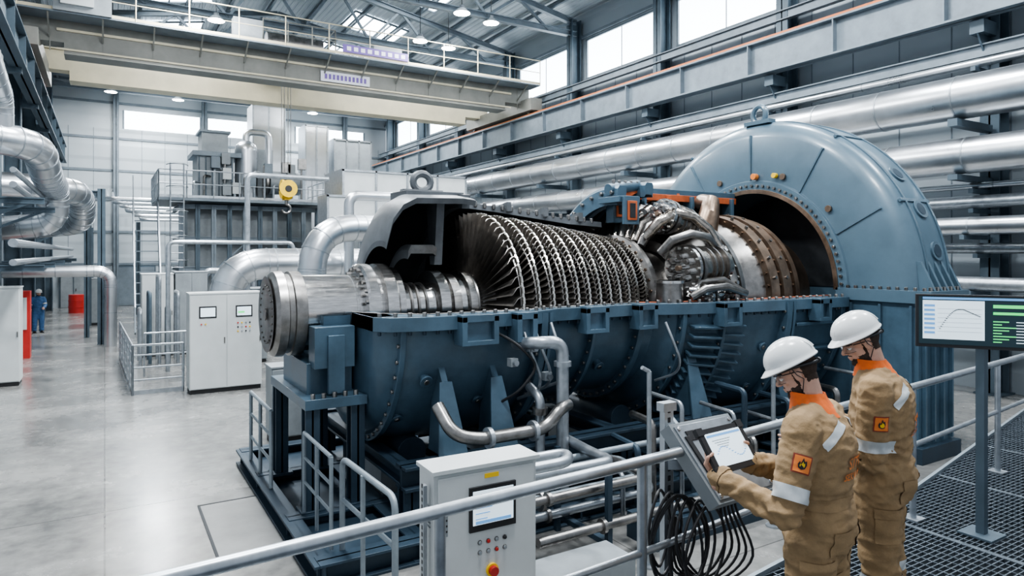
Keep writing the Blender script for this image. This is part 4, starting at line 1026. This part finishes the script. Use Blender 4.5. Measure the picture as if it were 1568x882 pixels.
        fl=[(0,.028),(.008,.012),(.015,.018),(.020,0),(.014,-.018),(0,-.024),(-.014,-.018),(-.020,-.002),(-.013,.012),(-.008,.002)]
        decal_fn(bvh,ex,C,nn,U,-dd,fl,[tuple(range(len(fl)))],black,.0075)
        fl=[(x*.6,y*.6-.004) for x,y in fl];decal_fn(bvh,ex,C,nn,U,-dd,fl,[tuple(range(len(fl)))],yellow,.009)
        for s in(-1,1):
            nn=(r*s*.9-f*.3).normalized();U=nn.cross(up).normalized();C=P(s*.14,-.02,.70)
            pts,fc=grid(.15*S,.17*S,10);decal_fn(bvh,ex,C,nn,U,up,pts,fc,cm,.010);pts,fc=grid(.16*S,.05*S,8);decal_fn(bvh,ex,P(s*.14,-.02,.77),nn,U,up,pts,fc,cm,.015)
            nn=(-f+r*s*.25).normalized();U=nn.cross(up).normalized();pts,fc=grid(.12*S,.12*S,8);decal_fn(bvh,ex,P(s*.1,-.1,.88),nn,U,up,pts,fc,cm,.007)
        for ln_,(txt,sz,zz) in enumerate((('SITE',.075,1.22),('SERVICE',.045,1.165))):
            cu=bpy.data.curves.new('t','FONT');cu.body=txt;cu.size=sz;cu.align_x='CENTER';cu.offset=.001;to=bpy.data.objects.new('t',cu);scene.collection.objects.link(to)
            dg=bpy.context.evaluated_depsgraph_get();me=bpy.data.meshes.new_from_object(to.evaluated_get(dg))
            pts=[(v.co.x,v.co.y) for v in me.vertices];fc=[tuple(p.vertices) for p in me.polygons];bpy.data.objects.remove(to)
            decal_fn(bvh,ex,P(0,-.12,zz),-f,r,up,pts,fc,orprint,.009)
    nb=P(0,lean+.005,1.49);hd=P(0,lean+.045,1.60)
    ax_=(hd-nb).normalized();u=r;vs=[];prof=[(-.03,.092),(.0,.084),(.035,.074),(.06,.073),(.064,.079),(.035,.084),(.0,.098),(-.045,.118)];n=32
    for h,rr in prof:
        for i in range(n):
            a=2*math.pi*i/n;fr=.016*noise.noise(V((math.cos(a)*3,math.sin(a)*3,h*25+O.x)))
            vs.append(nb+ax_*(h*S)+u*((rr+fr)*S*math.cos(a))+f*((rr+fr)*S*math.sin(a)))
    ex.add(vs,[(k*n+i,k*n+(i+1)%n,(k+1)*n+(i+1)%n,(k+1)*n+i) for k in range(len(prof)-1) for i in range(n)],orcloth if detail else cm)
    ex.build('coverall_details',root,recalc=True,angle=60)
    hc=P(0,lean+.075,1.635);rot=Matrix.Rotation(headyaw,3,up);hf=rot@f;hr=rot@r
    rot2=Matrix.Rotation(-headpitch,3,hr);hf=rot2@hf;hu=rot2@up
    def Q(x,y,z): return hc+hr*(x*S)+hf*(y*S)+hu*(z*S)
    h=MB();A3=(hr,hf,hu)
    h.sph(Q(0,-.014,.03),S,skin,(.077,.097,.088),24,16,A3);h.sph(Q(0,.028,-.035),S,skin,(.060,.060,.072),20,12,A3)
    h.sph(Q(0,.070,-.092),S,skin,(.026,.022,.020),14,10,A3);h.sph(Q(0,.070,.030),S,skin,(.052,.019,.012),14,10,A3)
    for s in(-1,1):
        h.sph(Q(s*.040,.060,-.020),S,skin,(.020,.018,.018),12,8,A3);h.sph(Q(s*.047,.018,-.072),S,skin,(.018,.042,.020),12,8,A3)
        h.sph(Q(s*.078,-.010,-.006),S,skin,(.009,.019,.031),12,8,A3)
        caps(h,Q(s*.045,.02,-.082),Q(s*.012,.068,-.096),.018*S,.018*S,skin,10)
    caps(h,Q(0,.082,.014),Q(0,.108,-.020),.0085*S,.0125*S,skin,10);h.sph(Q(.011,.097,-.025),.0085*S,skin);h.sph(Q(-.011,.097,-.025),.0085*S,skin)
    h.sph(Q(0,.086,-.052),S,skin,(.023,.011,.006),12,8,A3);h.sph(Q(0,.084,-.063),S,skin,(.020,.011,.007),12,8,A3)
    caps(h,Q(0,-.03,-.03),P(0,lean-.005,1.47),.056*S,.064*S,skin,18)
    ho=remesh(h,'head',.0036 if detail else .012,2,root,[skin,hair])
    me=ho.data;inv=Matrix((hr,hf,hu))
    def loc(c): return (inv@(c-hc))/S
    def ish(q,c):
        x,y,z=q.x,q.y,q.z;j=noise.noise(c*90)*.005
        ear=abs(x)>.072 and -.034<y<.014 and z<.03
        hairp=(y<-.004 and z>.035+j) or (y<-.036+j and z>-.062+j+.15*abs(x) and not ear and y>-.15)
        side=abs(x)>.052 and .0<y<.016+j and -.06<z<.04 and not ear
        brd=beard and y>.004+j and z<(-.062+j if abs(x)<.05 and y>.05 else -.052+j) and z>-.122
        stache=beard and abs(x)<.028 and -.047<z<-.040 and y>.075
        lip=abs(x)<.020 and -.069<z<-.048 and y>.082
        brow=.018<z<.030 and .012<abs(x)<.050 and y>.058
        return (hairp or side or brd or stache or brow) and not lip
    for p in me.polygons:
        if ish(loc(p.center),p.center): p.material_index=1
    hv=set(v for p in me.polygons if p.material_index==1 for v in p.vertices)
    nn=[(i,me.vertices[i].normal.copy()) for i in hv]
    for i,q in nn: me.vertices[i].co+=q*(.001+.0025*abs(noise.noise(me.vertices[i].co*170)))*S
    e=MB()
    for s in(-1,1):
        e.sph(Q(s*.031,.071,.004),.0125*S,eyew,n=12);e.sph(Q(s*.031,.0795,.002),.0055*S,black,n=10);e.sph(Q(s*.031,.070,.008),.0140*S,skin,(1,1,.75),12,8,A3)
    if detail:
        vs=[];n=20
        for z_ in(.022,.0,-.020):
            for i in range(n+1):
                a=math.radians(-62+124*i/n);vs.append(Q(.078*math.sin(a),.012+.094*math.cos(a),z_+.002))
        e.add(vs,[(k*(n+1)+i,k*(n+1)+i+1,(k+1)*(n+1)+i+1,(k+1)*(n+1)+i) for k in range(2) for i in range(n)],lens)
        for zz_,rr_ in((.025,.0022),(-.019,.0012)): e.sweep([Q(.078*math.sin(math.radians(-62+124*i/n)),.013+.094*math.cos(math.radians(-62+124*i/n)),zz_) for i in range(n+1)],rr_*S,black,6)
        for s in(-1,1): e.sweep([Q(s*.069,.057,.02),Q(s*.08,.02,.017),Q(s*.083,-.02,.012),Q(s*.08,-.04,-.004)],.0028*S,black,6)
    e.build('eyes_and_glasses',root)
    q=MB();n=40;vs=[];zo=.052
    def ring(fx,fy,fb,z_,dz=0):
        return [Q(fx*math.cos(2*math.pi*i/n),-.006+(fy if math.sin(2*math.pi*i/n)>0 else fb)*math.sin(2*math.pi*i/n),z_+dz*math.sin(2*math.pi*i/n)) for i in range(n)]
    R_=[ring(.104,.132,.127,zo),ring(.118,.168,.132,zo-.008,-.006),ring(.121,.173,.134,zo-.003,-.006),ring(.112,.142,.129,zo+.012)]
    for k in range(15):
        t=k/14*math.pi/2;rr=max(math.cos(t)**.85,.001);R_.append(ring(.110*rr,.133*rr,.128*rr,zo+.016+.108*math.sin(t)))
    for x in R_: vs+=x
    q.add(vs,[(k*n+i,k*n+(i+1)%n,(k+1)*n+(i+1)%n,(k+1)*n+i) for k in range(len(R_)-1) for i in range(n)],whitep)
    for xo,rd in((0,.010),(.032,.005),(-.032,.005)):
        q.sweep([Q(xo,-.006+(.126*math.cos(a)),zo+.014+(.106-abs(xo)*.14)*math.sin(a)) for a in [math.radians(12+156*i/20) for i in range(21)]],rd*S,whitep,10)
    q.sweep([Q(.096*math.cos(a),-.006+.116*math.sin(a),zo-.012+.022*min(0,math.sin(a))) for a in [2*math.pi*i/30 for i in range(30)]],.008*S,black,8,True)
    q.cyl(Q(-.02,-.122,zo-.035),Q(.02,-.122,zo-.035),.013*S,black,n=12)
    for s in(-1,1): q.sweep([Q(s*.1,.0,zo),Q(s*.094,-.01,-.0),Q(s*.086,-.03,-.03),Q(s*.06,.02,-.105)],.0025*S,black,6)
    q.build('safety_helmet',root,angle=50)
    for (Sh,E,Wr),s,nm in((arms[0],-1,'hand_left'),(arms[1],1,'hand_right')):
        if hands and hands.get(s): D,N,T,th,cu=hands[s]
        else:
            D=(Wr-E);N=(-r*s*.9-up*.3);T=up*.6+f*.5;th=None;cu=(.35,.35)
        hand(root,Wr+(Wr-E).normalized()*.015,V(D),V(N),V(T),cu,nm,th)
    return root
hands={}
WL=TC-te1*.110+te2*.095-tn*.037; WRt=TC+te1*.112+te2*.075-tn*.037
thumbs=[(.02,.02,.002),(.04,.055,.018),(.062,.058,.046),(.082,.036,.060)]
hands[-1]=((-te2*.85+te1*.35),tn,-te1,thumbs,(.12,.12))
hands[1]=((-te2*.8-te1*.45),tn,te1,thumbs,(.12,.12))
wl=WL-(-te2*.85+te1*.35).normalized()*.02;wr=WRt-(-te2*.8-te1*.45).normalized()*.02
person('worker',(2.925,1.97,PZ),(-.3,.954),.975,.05,(V((2.60,1.93,2.13)),wl),(V((3.08,2.22,2.17)),wr),math.radians(28),math.radians(14),cloth,hands=hands,hipf=.03)
person('worker',(3.745,2.135,PZ),(-.42,.907),1.02,.05,(V((3.545,2.105,2.17)),V((3.385,2.365,2.22))),(V((3.975,2.385,2.2)),V((3.745,2.545,2.32))),math.radians(26),math.radians(24),cloth,hipf=.03)
person('technician',(-2.35,33.8,0),(.3,-.95),1.0,.02,(V((-2.1,33.75,1.12)),V((-2.12,33.5,1.05))),(V((-2.62,33.75,1.12)),V((-2.6,33.55,1.0))),.1,0,clothb,detail=False)
# ---------------------------------------------------------------- light
w=bpy.data.worlds.new('world');scene.world=w;w.use_nodes=True
bg=w.node_tree.nodes['Background'];bg.inputs[0].default_value=(.80,.89,1,1);bg.inputs[1].default_value=.8
def area(x,y,z,sx_,sy_,p,col=(1,.98,.95),rot=(0,0,0)):
    l=bpy.data.lights.new('ceiling_light','AREA');l.shape='RECTANGLE';l.size=sx_;l.size_y=sy_;l.energy=p;l.color=col
    o=bpy.data.objects.new('ceiling_light',l);o.location=(x,y,z);o.rotation_euler=rot;scene.collection.objects.link(o)
for y in (3,10,17,24.5,35,43):
    for x in (2.5,12.0): area(x,y,12.75,1.4,1.4,1150 if x<5 else 900,(.93,.97,1))
